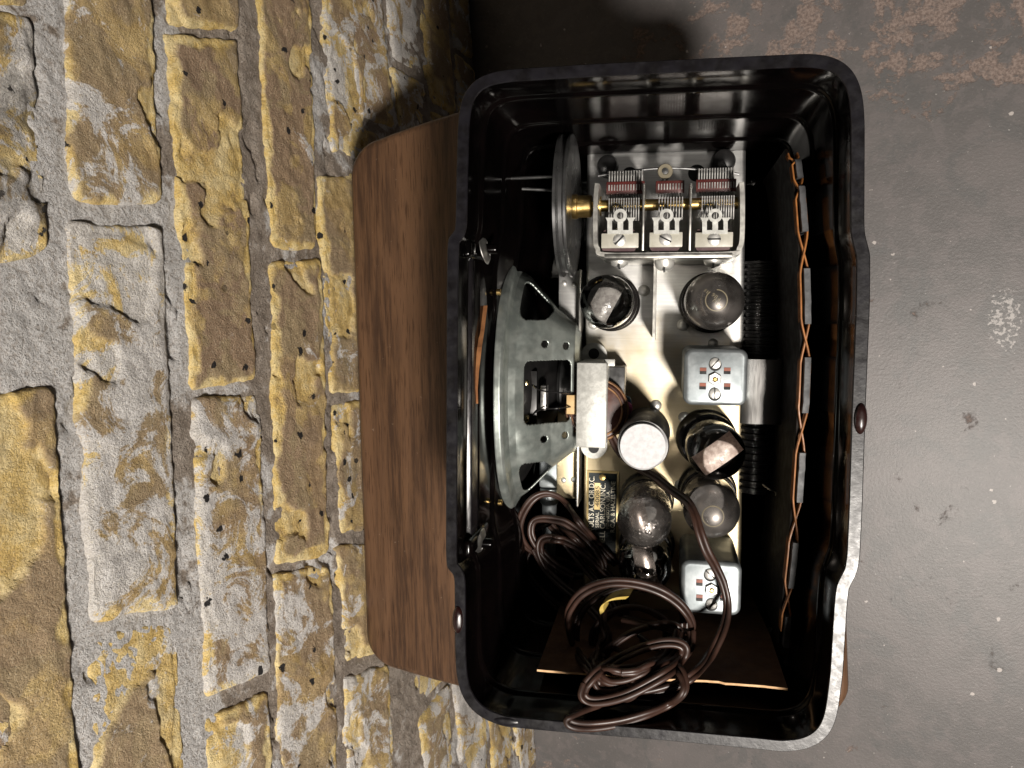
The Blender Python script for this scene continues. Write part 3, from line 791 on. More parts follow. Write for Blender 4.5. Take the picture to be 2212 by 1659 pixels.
# trimmers
for gi, (uc, ul, ur_, vb0, vb1, ang) in enumerate(((1338, 1299, 1379, 504, 535, 45), (1438, 1403, 1474, 502, 533, -28), (1543, 1502, 1583, 502, 533, 0))):
    zt_ = ZT+.001
    xl_, yt_ = P(ul, vb0, zt_); xr_, yb2 = P(ur_, vb1, zt_)
    bar = mk('trimmer_bar', box(xl_, xr_, yb2, yt_, zt_-.003, zt_, .0004), 'cream', tc)
    xm0, ym1 = P(ul+2, vb0-7, zt_-.003); xm1, ym0 = P(ur_-6, vb1+9, zt_-.003)
    mk('mica_sheet', prism(rrect(xm0, xm1, ym0, ym1, .002), zt_-.0045, zt_-.0032), 'mica', tc)
    xc_, yc_ = P(uc, vb0+15, zt_)
    def screw_head(x, y, z, r, a, parent, name='screw'):
        h = r*.30
        g = lathe([(r, 0), (r, h*.3), (r*.8, h*.75), (r*.45, h*.98), (.00001, h)], 24, 'z', (x, y, z))
        s = mk(name, g, 'screw', parent)
        return s
    screw_head(xc_, yc_, zt_, .0034, ang, tc)
    ca, sa = math.cos(math.radians(ang)), math.sin(math.radians(ang))
    sl = xf(box(-.0033, .0033, -.0004, .0004, 0, .0017), Matrix.Rotation(math.radians(ang), 4, 'Z'), (xc_, yc_, zt_-.0004))
    mk('screw_slot', sl, 'hole', tc, smooth=False)
    # three-armed solder lug with an eyelet
    zl = zt_+.0006
    def pq(u, v): return P(u, v, zl)
    cx = uc+2
    yoke = [pq(cx-28, 505), pq(cx+27, 505), pq(cx+27, 478), pq(cx+33, 470), pq(cx+14, 470), pq(cx+18, 478), pq(cx+18, 497), pq(cx+6, 497), pq(cx+6, 477), pq(cx-6, 477), pq(cx-6, 497), pq(cx-18, 497), pq(cx-18, 478), pq(cx-12, 470), pq(cx-32, 470), pq(cx-28, 478)]
    V = [(x, y, zl) for x, y in yoke]+[(x, y, zl-.0006) for x, y in yoke]; m_ = len(yoke)
    mk('solder_lug', (V, [tuple(range(m_)), tuple(range(2*m_-1, m_-1, -1))]+[(i, (i+1) % m_, m_+(i+1) % m_, m_+i) for i in range(m_)]), 'bright_plate', tc, smooth=False)
    ex, ey = pq(cx, 466); V = []; F = []
    for k in range(24):
        a = 2*math.pi*k/24
        for r, h in ((.0036, 0), (.0019, 0), (.0019, -.0006), (.0036, -.0006)): V.append((ex+r*math.cos(a), ey+r*math.sin(a), zl+.0006+h))
    for k in range(24):
        j = (k+1) % 24
        for q in range(4): F.append((k*4+q, j*4+q, j*4+(q+1) % 4, k*4+(q+1) % 4))
    mk('eyelet', (V, F), 'bright_plate', tc)
# base plate screws below the frame
for (u, v) in ((1338, 570), (1435, 577), (1540, 568)):
    x, y = P(u, v, -.092)
    r = .0055
    g = lathe([(r, .0035), (r, .002), (r*.85, -.0005), (r*.5, -.002), (.00001, -.0025)], 20, 'y', (x, y, -.092))
    mk('machine_screw', g, 'screw', tc)
    mk('screw_slot', box(x-.0005, x+.0005, y-.0027, y-.0005, -.0965, -.0865), 'hole', tc, smooth=False)
bx0, by1 = P(1306, 549, ZT); bx1, by0 = P(1582, 553, ZT)
mk('base_plate', box(bx0, bx1, by0-.0006, by1, CH+.001, ZT+.0005, .0003), 'frame', tc)
# bowed spring wire and fibre washer
wp = [P3(1292, 380, -.098), P3(1350, 371, -.096), P3(1437, 363, -.095), P3(1520, 367, -.096), P3(1596, 376, -.098)]
mk('spring_wire', sweep(catmull(wp, 8), .0007, 8), 'dark_steel', tc)
x, y = P(1437, 370, -.094)
mk('fibre_washer', join(lathe([(.0042, -.001), (.0042, .0005), (.0038, .001), (.0022, .001), (.0022, .0004), (.00001, .0004)], 28, 'z', (x, y, -.094))), 'fibre_washer', tc)
mk('post', lathe([(.0018, -.028), (.0018, .0009), (.00001, .0012)], 16, 'z', (x, y, -.094)), 'dark_steel', tc)

# dial pulley beside the capacitor
xp, yp = P(1232, 447, SHZ)
R = .0395
prof = [(.004, -.0045), (R-.004, -.0045), (R-.0025, -.0052), (R, -.0048), (R, -.0034), (R-.0026, -.0022), (R-.0026, -.0004), (R, .0008), (R, .0020), (R-.0018, .0026), (R-.006, .0020), (R-.012, .0014), (.004, .0014)]
pul = mk('dial_pulley', lathe(prof, 96, 'x', (xp, yp, SHZ)), 'pulley', radio, angle=30)
lab(pul, 'grey metal dial drum with grooved edge')
hx0, hx1 = P(1236, 447, SHZ)[0], P(1279, 447, SHZ)[0]
kn = []
hg = lathe([(.0001, hx0), (.0066, hx0), (.0069, hx0+.0004), (.0069, hx0+.003), (.0062, hx0+.0034), (.0062, hx1-.0005), (.0057, hx1), (.0001, hx1)], 36, 'x', (0, sy, SHZ))
mk('hub', hg, 'brass', pul)
for (u, v, z) in ((1243, 420, -.07), (1241, 500, -.09), (1240, 540, -.1)):
    pass

# glass tubes ---------------------------------------------------------------
def tube(u, v, kind, label, rb=.0163, rg=.0147, hb=.020, ht=.068, lean=(0, 0), plate=None):
    x, y = P(u, v, CH)
    base_g = lathe([(rb+.0012, 0), (rb+.0012, .004), (rb, .0055), (rb, hb-.001), (rb-.0008, hb), (rg-.001, hb), (rg-.0012, hb-.004), (.00001, hb-.004)], 48, 'z', (0, 0, 0))
    sh = Matrix.Identity(4); sh[0][2] = lean[0]; sh[1][2] = lean[1]
    t_ = mk('vacuum_tube', xf(base_g, sh, (x, y, CH)), 'bake_base', radio)
    lab(t_, label)
    hd = ht-rg*.78
    gp = [(rg-.0006, hb-.003), (rg, hb+.001), (rg, hd-.004)]
    for k in range(1, 13):
        a = math.radians(90*k/12); gp.append((max(rg*math.cos(a), .00001), hd-.004+(rg*.78+.004)*math.sin(a)))
    mk('glass_bulb', xf(lathe(gp, 56, 'z'), sh, (x, y, CH)), 'glass_smoke_sheen' if kind in ('smoke', 'emblem') else ('glass_drops' if kind == 'drops' else 'glass'), t_)
    # electrode assembly
    el = lathe([(.0001, hb-.002), (.0075, hb-.002), (.0075, hd-.014), (.0001, hd-.014)], 24, 'z')
    el = xf(el, Matrix.Diagonal((1.0, .6, 1, 1)))
    el = xf(el, Matrix.Rotation(math.radians(35), 4, 'Z'))
    mk('anode', xf(el, sh, (x, y, CH)), 'anode', t_)
    if kind not in ('mica', 'drops'):
        mk('mica_disc', xf(lathe([(.0001, hd-.0142), (.0118, hd-.0142), (.0118, hd-.0136), (.0001, hd-.0136)], 32, 'z'), sh, (x, y, CH)), 'anode', t_)
    if plate:
        w_, l_, rot, zoff, pmat, px_, py_ = plate
        # curved rectangular plate under the dome
        V, F = [], []; nn = 9
        for i in range(nn):
            s = -1+2*i/(nn-1)
            for j in range(nn):
                q = -1+2*j/(nn-1)
                V.append((s*w_, q*l_, -.0024*(s*s+q*q)*.8))
        for i in range(nn-1):
            for j in range(nn-1): a = i*nn+j; F.append((a, a+1, a+nn+1, a+nn))
        k0 = len(V); V += [(a, b, c-.0005) for a, b, c in V[:k0]]; F += [tuple(k0+i for i in f[::-1]) for f in F[:]]
        g = xf((V, F), Matrix.Rotation(math.radians(rot), 4, 'Z'), (px_, py_, zoff))
        mk('dome_plate', xf(g, sh, (x, y, CH)), pmat, t_)
    if kind in ('emblem', 'smoke'):
        V = []; F = []; rr = .0055; ns = 40
        top = CH+ht
        for k in range(ns):
            a = 2*math.pi*k/ns
            for dr in (-.0003, .0003):
                r = rr+dr; hh = hd-.004+(rg*.78+.004)*math.sqrt(max(0, 1-(r/rg)**2))+.00012
                V.append((r*math.cos(a), r*math.sin(a), hh))
        F = [(2*k, 2*((k+1) % ns), 2*((k+1) % ns)+1, 2*k+1) for k in range(ns) if kind == 'smoke' or not 10 <= k < 14]
        mk('etched_ring', xf((V, F), sh, (x, y, CH)), 'fibre_washer', t_)
    if kind == 'emblem':
        for (txt, cx, cy, hgt, wid) in (('II', -.0052, .0048, .0017, .0018), ('9R4', -.0002, .0016, .0021, .0052), ('NGR', .0008, -.0016, .0021, .0058)):
            cu = bpy.data.curves.new('t', 'FONT'); cu.body = txt; cu.resolution_u = 3
            ob = bpy.data.objects.new('t', cu); COL.objects.link(ob); bpy.context.view_layer.update()
            me = bpy.data.meshes.new_from_object(ob.evaluated_get(bpy.context.evaluated_depsgraph_get()))
            co = np.array([v_.co[:] for v_ in me.vertices]); mn, mx = co.min(0), co.max(0); ca, sa = math.cos(-.7), math.sin(-.7)
            for v_ in me.vertices:
                a = ((v_.co.x-mn[0])/(mx[0]-mn[0])-.5)*wid; b = ((v_.co.y-mn[1])/(mx[1]-mn[1])-.5)*hgt
                px_, py_ = cx+a*ca-b*sa, cy+a*sa+b*ca; r = math.hypot(px_, py_)
                v_.co = (x+px_, y+py_, CH+hd-.004+(rg*.78+.004)*math.sqrt(max(0, 1-(r/rg)**2))+.00015)
            me.materials.append(M['fibre_washer']); link(bpy.data.objects.new('etched_mark', me), t_)
            bpy.data.objects.remove(ob, do_unlink=True); bpy.data.curves.remove(cu)
    return t_, x, y, hd
tube(1322, 655, 'clear', 'clear glass tube with a rectangular mica plate beside the divider', rb=.0160, rg=.0150, ht=.060, plate=(.0062, .0112, -28, .052, 'mica_clear', -.0008, .0002))
t2 = tube(1533, 654, 'emblem', 'smoky glass tube with an etched round mark beside the upper shield can', rb=.0168, rg=.0158, ht=.062)
tube(1524, 945, 'smoke2', 'glass tube with a pinkish rectangular plate below the upper shield can', rb=.0166, rg=.0153, ht=.066, lean=(.06, 0), plate=(.0062, .0122, -52, .060, 'pink_mica', 0, 0))
tube(1397, 1074, 'drops', 'clear round glass tube speckled with droplets', rb=.0155, rg=.0148, ht=.072, plate=(.0050, .0100, 15, .052, 'plate_refl', -.0035, .0))  # inner plate is a reflector added for the pale crescent
tube(1526, 1058, 'smoke', 'dark smoked glass tube with a small round ring on top', rb=.0163, rg=.0152, ht=.066)
tube(1397, 1172, 'mica', 'dim glass tube with a tilted reflecting plate beside the coiled cord', rb=.0158, rg=.0148, ht=.062, plate=(.0056, .0125, 12, .044, 'plate_refl', .0, -.001))

# white-topped can
xw, yw = P(1394, 932, CH)
cw = mk('electrolytic_can', lathe([(.0150, 0), (.0150, .004), (.0142, .0055), (.0142, .050), (.0136, .051), (.0136, .054), (.00001, .054)], 48, 'z', (xw, yw, CH)), 'dark_steel', radio)
lab(cw, 'cylindrical can with a flat white disc on top')
mk('white_disc', lathe([(.0126, .054), (.0126, .0562), (.0122, .0568), (.00001, .0568)], 48, 'z', (xw, yw, CH)), 'white_top', cw)

# shield cans
def can(u0, u1, v0, v1, zt_, label, slots, screws, nut):
    x0, y1 = P(u0, v0, zt_); x1, y0 = P(u1, v1, zt_)
    c = mk('shield_can', prism(rrect(x0, x1, y0, y1, .0048, 8), CH, zt_, .0024), 'zinc', radio, angle=50); lab(c, label)
    for (u, v) in slots:
        x, y = P(u, v, zt_); s = .0017
        mk('slot', box(x-s, x+s, y-s, y+s, zt_-.001, zt_+.0003, 0), 'redslot', c, smooth=False)
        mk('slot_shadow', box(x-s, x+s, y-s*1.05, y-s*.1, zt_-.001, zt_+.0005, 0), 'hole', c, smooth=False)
    for (u, v, a) in screws:
        x, y = P(u, v, zt_); r = .0031
        mk('screw_hole', lathe([(r*1.08, 0), (r*1.08, .0003), (.00001, .0003)], 24, 'z', (x, y-.0005, zt_)), 'hole', c)
        mk('screw', lathe([(r*.95, 0), (r*.95, .0007), (r*.8, .001), (.00001, .0011)], 24, 'z', (x, y+.0003, zt_)), 'screw', c)
        mk('screw_slot', xf(box(-.0029, .0029, -.0003, .0003, 0, .00125), Matrix.Rotation(math.radians(a), 4, 'Z'), (x, y+.0003, zt_)), 'hole', c, smooth=False)
    x, y = P(nut[0], nut[1], zt_)
    hexo = lathe([(.0036, 0), (.0036, .0012), (.0031, .0016), (.0019, .0016), (.0019, .0002), (.00001, .0002)], 6, 'z')
    mk('hex_nut', xf(hexo, Matrix.Rotation(.5, 4, 'Z'), (x, y, zt_)), 'screw', c, angle=20)
    mk('core', lathe([(.00125, .0002), (.00125, .0009), (.0008, .0013), (.00001, .0013)], 14, 'z', (x+.0002, y-.0004, zt_)), 'brass', c)
    return c
can(1478, 1613, 752, 878, -.070, 'blue-grey square shield can with screws and nut beside the bracket', ((1519, 801), (1571, 801), (1518, 834), (1571, 835)), ((1545, 786, 50), (1544, 851, 92)), (1544, 818))
can(1472, 1600, 1209, 1333, -.070, 'grey square shield can under the brown cord', ((1511, 1258), (1564, 1260), (1511, 1291), (1563, 1291)), ((1534, 1241, -40), (1537, 1305, 70)), (1537, 1273))

# output transformer with strap
ZO = -.082
x0, y1 = P(1246, 783, ZO); x1, y0 = P(1308, 968, ZO)
ot = mk('output_transformer', box(x0, x1, y0, y1, ZO-.0022, ZO, .0007), 'bright_plate', radio); lab(ot, 'small output transformer under a pale metal strap')
mk('strap_side', join(box(x1-.0012, x1+.0002, y0+.002, y1-.001, CH, ZO-.001, .0003), box(x0+.001, x1-.001, y1-.0012, y1+.0002, CH, ZO-.0008, .0003), box(x0+.001, x1-.001, y0-.0002, y0+.0012, CH, ZO-.0008, .0003)), 'bright_plate', ot)
for (u, v, sgn) in ((1283, 769, 1), (1283, 962, -1)):
    x, y = P(u, v, CH+.004); R = .0082; rh = .0033
    V, F = [], []; ns = 32
    pts_o, pts_i = [], []
    for k in range(ns+1):
        a = math.pi*k/ns*sgn; pts_o.append((R*math.cos(a), R*math.sin(a))); 
    poly = pts_o+[(-R, -.006*sgn), (R, -.006*sgn)]
    g = prism(poly if sgn > 0 else poly[::-1], 0, .0014)
    mk('mounting_lug', xf(g, None, (x, y, CH+.0035)), 'bright_plate', ot, angle=40)
    mk('lug_hole', lathe([(rh, 0), (.00001, .0001)], 24, 'z', (x, y+.0015*sgn, CH+.0051)), 'hole', ot)
xc_, yc_ = P(1289, 886, -.094)
mk('coil', join(lathe([(.0165, -.026), (.0178, -.024), (.0178, .004), (.0165, .0062), (.012, .0072), (.006, .0075), (.00001, .0075)], 48, 'z', (xc_, yc_, -.098))), 'copper_brown', ot)
wraps = []
for r, zz in ((.0176, .0035), (.0150, .0070)):
    wraps.append(sweep([Vector((xc_+r*math.cos(a), yc_+r*math.sin(a), -.098+zz)) for a in np.linspace(0, 2*math.pi, 48, endpoint=False)], .0006 if r < .017 else .0011, 6, closed=True))
mk('paper_wrap', join(*wraps), 'paper', ot)
x0, y1 = P(1224, 853, -.089); x1, y0 = P(1246, 895, -.089)
mk('paper_tab', box(x0, x1, y0, y1, -.098, -.0885, .0004), 'tan_paper', ot)
x0, y1 = P(1306, 793, -.096); x1, y0 = P(1347, 945, -.096)
mk('core', box(x0, x1, y0+.001, y1, CH, -.1005, .0008), 'dark_steel', ot)
x0, y1 = P(1305, 776, -.09); x1, y0 = P(1328, 791, -.09)
mk('tab', box(x0, x1, y0, y1, -.0915, -.09, .0003), 'bright_plate', ot)
mk('pink_wire', sweep(catmull([P3(1345, 880, -.108), P3(1356, 872, -.104), P3(1362, 880, -.103), P3(1358, 892, -.108), P3(1348, 890, -.112)], 6), .0012, 8), 'pink', ot)
mk('blue_wire', sweep(catmull([P3(1345, 858, -.108), P3(1356, 860, -.105), P3(1360, 868, -.106), P3(1358, 876, -.112)], 6), .0013, 8), 'blue', ot)

# name plate -----------------------------------------------------------------
ZN = CH+.0004
x0, y1 = P(1268, 1016, ZN); x1, y0 = P(1334, 1222, ZN)
npl = mk('name_plate', box(x0, x1, y0, y1, ZN-.0006, ZN+.0004, .0002), 'serial', radio); lab(npl, 'dark name plate with brass border and lettering')
b2 = .0013
mk('enamel_field', box(x0+b2, x1-b2, y0+b2, y1-b2, ZN, ZN+.0006), 'nameplate', npl, smooth=False)
def text_fit(s, name, u_top, u_base, v_end, v_start, z, mat, parent):
    cu = bpy.data.curves.new('t', 'FONT'); cu.body = s; cu.extrude = .02; cu.resolution_u = 4
    ob = bpy.data.objects.new('t', cu); COL.objects.link(ob)
    bpy.context.view_layer.update()
    me = bpy.data.meshes.new_from_object(ob.evaluated_get(bpy.context.evaluated_depsgraph_get()))
    co = np.array([v.co[:] for v in me.vertices]); mn, mx = co.min(0), co.max(0)
    xt, ye = P(u_top, v_end, z); xb_, ys_ = P(u_base, v_start, z)
    for v in me.vertices:                      # text runs up the picture, letter tops to the left
        a = (v.co.x-mn[0])/(mx[0]-mn[0]); b = (v.co.y-mn[1])/(mx[1]-mn[1]); c = (v.co.z-mn[2])/(mx[2]-mn[2])
        v.co = (xb_+(xt-xb_)*b, ys_+(ye-ys_)*a, z+.00018*c)
    me.materials.append(M[mat])
    o = bpy.data.objects.new(name, me); link(o, parent)
    bpy.data.objects.remove(ob, do_unlink=True); bpy.data.curves.remove(cu)
    return o
zt_ = ZN+.0006
text_fit('VOLTS A.C. OR D.C.', 'lettering', 1272.5, 1282.5, 1029, 1148, zt_, 'letter', npl)
sx, sy1 = P(1284.5, 1043, zt_); sxb, sy0 = P(1296, 1101, zt_)
mk('serial_strip', box(sx, sxb, sy0, sy1, zt_-.0002, zt_+.0002), 'serial', npl, smooth=False)
text_fit('40085', 'stamped_number', 1286.5, 1294.5, 1050, 1095, zt_+.0002, 'ink', npl)
text_fit('SERIAL', 'lettering', 1286.5, 1293.5, 1106, 1140, zt_, 'letter', npl)
text_fit('SETCHELL CARLSON,INC.', 'lettering', 1297, 1307.5, 1044, 1212, zt_, 'letter', npl)
text_fit('MINNESOTA, U.S.A.', 'lettering', 1310, 1316.5, 1060, 1142, zt_, 'letter', npl)
text_fit('R.C.A. & HAZELTINE', 'lettering', 1320, 1327.5, 1040, 1150, zt_, 'letter', npl)
x, y = P(1301, 1031, zt_)
mk('rivet', lathe([(.0021, 0), (.0019, .0005), (.00001, .0008)], 20, 'z', (x, y, zt_)), 'brass', npl)

# speaker --------------------------------------------------------------------
SR = .0790
xs, ys = P(1050, 856, -.050); zc = -.050-SR
prof = [(0, SR-.002, 0), (.0003, SR, .08), (.003, SR, .16), (.0042, SR-.0012, .2), (.0048, SR-.005, .25), (.0062, SR-.008, .3), (.0100, SR-.0105, .4), (.018, SR-.020, .55), (.028, SR-.031, .72), (.036, SR-.0375, .86), (.0405, SR-.0405, .95), (.043, SR-.046, 1.0)]
def pr_at(s):
    S = [p[2] for p in prof]; return np.interp(s, S, [p[0] for p in prof]), np.interp(s, S, [p[1] for p in prof])
nt_, nsr = 640, 140
V, F = [], []
for j in range(nsr+1):
    s = j/nsr; xx, rr = pr_at(s)
    e = 2+3.2*max(0, min(1, (s-.40)/.45))      # circle grows into a rounded square
    for i in range(nt_):
        th = 2*math.pi*i/nt_; ct, st_ = math.cos(th), math.sin(th)
        k = rr/((abs(ct)**e+abs(st_)**e)**(1/e))
        V.append((xx, k*st_, k*ct))
def win(s, j, i):
    p = V[j*nt_+i]; y_, z_ = p[1], p[2]
    if .36 < s < .90 and abs(z_) > .010:
        dy = (abs(y_)-.0410)/.008; ds = (abs(s-.56)-.16)/.09; dz = (.020-abs(z_))/.010
        m0 = [max(0, 1-dy), max(0, ds+1), max(0, dz+1)]
        if math.hypot(math.hypot(m0[0], m0[1]), m0[2]) < 1: return True
    if z_ > 0:
        ds = (abs(s-.70)-.22)/.05; dy = (abs(y_)-.0182)/.004
        if math.hypot(max(0, ds+1), max(0, dy+1)) < 1: return True
        for hs, hy in ((.66, .0275), (.86, .0262)):
            if ((s-hs)/.032)**2+((abs(y_)-hy)/.0022)**2 < 1: return True
    return False
for j in range(nsr):
    for i in range(nt_):
        if win((j+.5)/nsr, j, i): continue
        F.append((j*nt_+i, j*nt_+(i+1) % nt_, (j+1)*nt_+(i+1) % nt_, (j+1)*nt_+i))
F.append(tuple(nsr*nt_+i for i in range(nt_)))
tilt = Matrix.Rotation(math.radians(3), 4, 'Y')
spk = mk('speaker', xf((V, F), tilt, (xs, ys, zc)), 'basket', radio, angle=45); lab(spk, 'round loudspeaker with pressed grey steel basket facing the wall')
so_ = spk.modifiers.new('thickness', 'SOLIDIFY'); so_.thickness = .0011; so_.offset = 0
mk('cone', xf(lathe([(SR-.010, .004), (.03, .024), (.014, .030), (.00001, .030)], 60, 'x'), tilt, (xs, ys, zc)), 'coil_form', spk)
mk('magnet', lathe([(.0001, .030), (.017, .030), (.019, .032), (.019, .0415), (.0001, .0415)], 40, 'x', (xs, ys, zc)), 'dark_steel', spk)
# paper gasket in front of the rim, one torn strip hanging loose
V, F = [], []; ns = 120
for i in range(ns+1):
    th = math.radians(-62+124*i/ns); rr = SR+.0006*noise.noise((i*.35, 0, 1))+.0016
    for (xx, r) in ((-.0002, rr), (-.0044, rr+.0004*noise.noise((i*.5, 3, 0))), (-.0044, SR-.012), (-.0002, SR-.012)): V.append((xx, r*math.sin(th), r*math.cos(th)))
for i in range(ns):
    for k in range(4): F.append((i*4+k, (i+1)*4+k, (i+1)*4+(k+1) % 4, i*4+(k+1) % 4))
F += [(0, 1, 2, 3), (ns*4+3, ns*4+2, ns*4+1, ns*4)]
mk('gasket', xf((V, F), None, (xs, ys, zc)), 'cork', spk)
V, F = [], []; cl = [(1048, 660, -.040), (1042, 710, -.034), (1036, 750, -.028), (1030, 800, -.026), (1027, 840, -.026), (1028, 872, -.028)]
for (u, v, z) in cl:
    for du, dz in ((-5, 0), (5, .001), (5, -.012), (-5, -.012)):
        V.append(P3(u+du, v, z+dz))
for i in range(len(cl)-1):
    for k in range(4): F.append((i*4+k, (i+1)*4+k, (i+1)*4+(k+1) % 4, i*4+(k+1) % 4))
F += [(0, 1, 2, 3), (len(cl)*4-1, len(cl)*4-2, len(cl)*4-3, len(cl)*4-4)]
mk('torn_gasket_strip', (V, F), 'cork', spk, smooth=False)
# ribs pressed in the rim
for v in (690, 735, 775, 790, 1040, 1062, 1075, 1085):
    p = P3(1064 if v < 1000 else 1075, v, -.054 if 700 < v < 1000 else -.062)
# terminal board in the top window
x0, y1 = P(1108, 800, -.088); x1, y0 = P(1160, 922, -.088)
mk('terminal_board', box(x0, x1, y0, y1, -.090, -.086, .0003), 'coil_form', spk)
for (u, v) in ((1133, 827), (1134, 905)):
    x, y = P(u, v, -.082)
    mk('solder_terminal', lathe([(.0028, -.003), (.0026, .0004), (.0018, .0015), (.00001, .002)], 16, 'z', (x, y, -.082)), 'solder', spk)
x0, y1 = P(1168, 832, -.086); x1, y0 = P(1180, 886, -.086)
mk('terminal_lug', box(x0, x1, y0, y1, -.094, -.085, .0006), 'plate_steel', spk)
for pts in (((1138, 822, -.088), (1165, 842, -.083), (1205, 848, -.080), (1240, 850, -.092)), ((1138, 908, -.088), (1165, 886, -.084), (1205, 882, -.080), (1240, 878, -.092))):
    mk('lead_wire', sweep(catmull([P3(*q) for q in pts], 8), .00045, 6), 'coil_form', spk)
for (u, v, z) in ((1082, 631, -.062), (1085, 1086, -.066)):
    x, y = P(u, v, z); mk('brass_rivet', lathe([(.0001, -.0012), (.0018, -.0012), (.0018, .0008), (.0001, .0012)], 14, 'x', (x-.001, y, z)), 'brass', spk)

# volume control and shaft below the speaker
x0, y1 = P(1164, 985, -.130); x1, y0 = P(1206, 1056, -.130)
vc_ = mk('volume_control', box(x0, x1, y0, y1, -.165, -.130, .002), 'zinc', radio); lab(vc_, 'grey control body and shaft half hidden by the speaker')
xk, yk0 = P(1186, 1056, -.136); _, yk1 = P(1186, 1205, -.136)
mk('shaft', join(lathe([(.0001, yk0), (.0062, yk0), (.0062, yk0-.009), (.0048, yk0-.011), (.0044, yk1), (.0001, yk1)], 24, 'y', (xk, 0, -.138))), 'zinc', vc_)
# dial rods beside the pulley
for a, b in (((1092, 386, -.075), (1205, 381, -.068)), ((1128, 408, -.075), (1200, 411, -.075))):
    mk('dial_rod', rod(P3(*a), P3(*b), .0009), 'dark_steel', pul)

# aluminium bracket and ribbed coil on the right
ZB = -.098
x0, y1 = P(1606, 776, ZB); x1, y0 = P(1690, 918, ZB)
pp = [(x0, ZB-.002), (x0+.004, ZB), (x1-.004, ZB), (x1-.001, ZB-.0008), (x1, ZB-.003), (x1, ZB-.035)]
V = [(x, y1, z) for x, z in pp]+[(x, y0, z) for x, z in pp]+[(x-.0006, y1, z-.0012) for x, z in pp]+[(x-.0006, y0, z-.0012) for x, z in pp]; k = len(pp); F = []
for i in range(k-1): F += [(i, i+1, k+i+1, k+i), (2*k+i, 3*k+i, 3*k+i+1, 2*k+i+1), (i, 2*k+i, 2*k+i+1, i+1), (k+i, k+i+1, 3*k+i+1, 3*k+i)]
F += [(0, k, 3*k, 2*k), (k-1, 3*k-1, 4*k-1, 2*k-1)]
br_ = mk('antenna_bracket', (V, F), 'alu', radio, angle=60); lab(br_, 'plain folded aluminium bracket beside the upper shield can')
x0, y1 = P(1696, 783, ZB); x1, y0 = P(1699, 927, ZB)
mk('bracket_edge', box(x0, x1, y0, y1, ZB-.03, ZB, .0003), 'alu', br_)
xr0, yr1 = P(1652, 560, -.112); _, yr0 = P(1652, 1075, -.112)
R = .0125; prof = [(.0001, yr0)]
nr = 34
for k in range(nr):
    ya_ = yr0+(yr1-yr0)*k/nr; st_ = (yr1-yr0)/nr
    prof += [(R-.0016, ya_), (R-.0016, ya_+st_*.45), (R, ya_+st_*.55), (R, ya_+st_*.9)]
prof += [(.0001, yr1)]
rc_ = mk('ribbed_coil', lathe(prof, 28, 'y', (xr0+.001, 0, -.130)), 'coil_form', radio, angle=25); lab(rc_, 'black ribbed coil former running along the cabinet side')
mk('lead_wire', sweep(catmull([P3(1648, 1046, -.100), P3(1664, 1058, -.098), P3(1676, 1062, -.100), P3(1678, 1090, -.11), P3(1690, 1103, -.115), P3(1702, 1092, -.11), P3(1706, 1070, -.11)], 6), .0005, 6), 'plate_steel', rc_)

# loop antenna woven on an upright form
path = [(1712, 318, -.082), (1724, 350, -.076), (1733, 420, -.070), (1740, 520, -.066), (1744, 640, -.064), (1745, 760, -.064), (1741, 860, -.064), (1733, 980, -.066), (1726, 1090, -.068), (1716, 1200, -.070), (1706, 1290, -.074), (1697, 1400, -.080)]
path = [(u, v, z+.022) for u, v, z in path]
pv = [Vector(P3(*q)) for q in path]
cv_ = catmull(pv, 16)
V, F = [], []
for i, p in enumerate(cv_):
    for dx, dz in ((-.0030, -.004), (-.0018, -.004), (-.0018, -.095), (-.0030, -.095)): V.append((p.x+dx, p.y, max(p.z+dz, FLOOR_Z+.001)))
for i in range(len(cv_)-1):
    for k in range(4): F.append((i*4+k, (i+1)*4+k, (i+1)*4+(k+1) % 4, i*4+(k+1) % 4))
F += [(0, 1, 2, 3), (len(cv_)*4-1, len(cv_)*4-2, len(cv_)*4-3, len(cv_)*4-4)]
la = mk('loop_antenna', (V, F), 'fibre_sheet', radio, angle=40); lab(la, 'woven loop antenna of orange wire on a dark fibre form')
def at_v(v):
    u = np.interp(v, [q[1] for q in path], [q[0] for q in path]); z = np.interp(v, [q[1] for q in path], [q[2] for q in path]); return u, z
ribs = [(345, 384), (402, 500), (580, 700), (772, 892), (978, 1085), (1172, 1270), (1332, 1398)]
for (va, vb) in ribs:
    V, F = [], []; nn = 10
    for i in range(nn+1):
        v = va+(vb-va)*i/nn; u, z = at_v(v); u += 1.2*noise.noise((v*.05, 1, 2))
        x, y = P(u+1, v, z)
        j = .0006*noise.noise((v*.21, 4, 2))
        for dx, dz in ((-.0015, .001+j), (.0013, .001+j*.4), (.0013, -.055), (-.0015, -.055)): V.append((x+dx, y, z+dz))
    for i in range(nn):
        for k in range(4): F.append((i*4+k, (i+1)*4+k, (i+1)*4+(k+1) % 4, i*4+(k+1) % 4))
    F += [(0, 1, 2, 3), (nn*4+3, nn*4+2, nn*4+1, nn*4)]
    mk('fibre_rib', (V, F), 'fibre', la, angle=50)
knots = [330]
for (va, vb) in ribs: knots += [(va+vb)/2]
knots += [1410]
for turn in range(4):
    for ph in (1, -1):
        pts = []
        for i in range(len(ribs)*12+1):
            f = i/12; k = min(int(f), len(ribs)-1); tt = f-k
            v = np.interp(f, range(len(knots)-1), knots[:-1]) if f <= len(ribs) else knots[-1]
            u, z = at_v(v)
            sgn = ph*math.cos(math.pi*f)
            x, y = P(u-1.5, v, z)
            pts.append(Vector((x+.0021*max(-1, min(1, sgn*1.5))-.0004, y, z-.0005-turn*.0022-(0 if ph > 0 else .0010)+.0003*noise.noise((i*.3, turn, ph)))))
        mk('antenna_wire', sweep(pts, .00045, 6), 'wire', la)

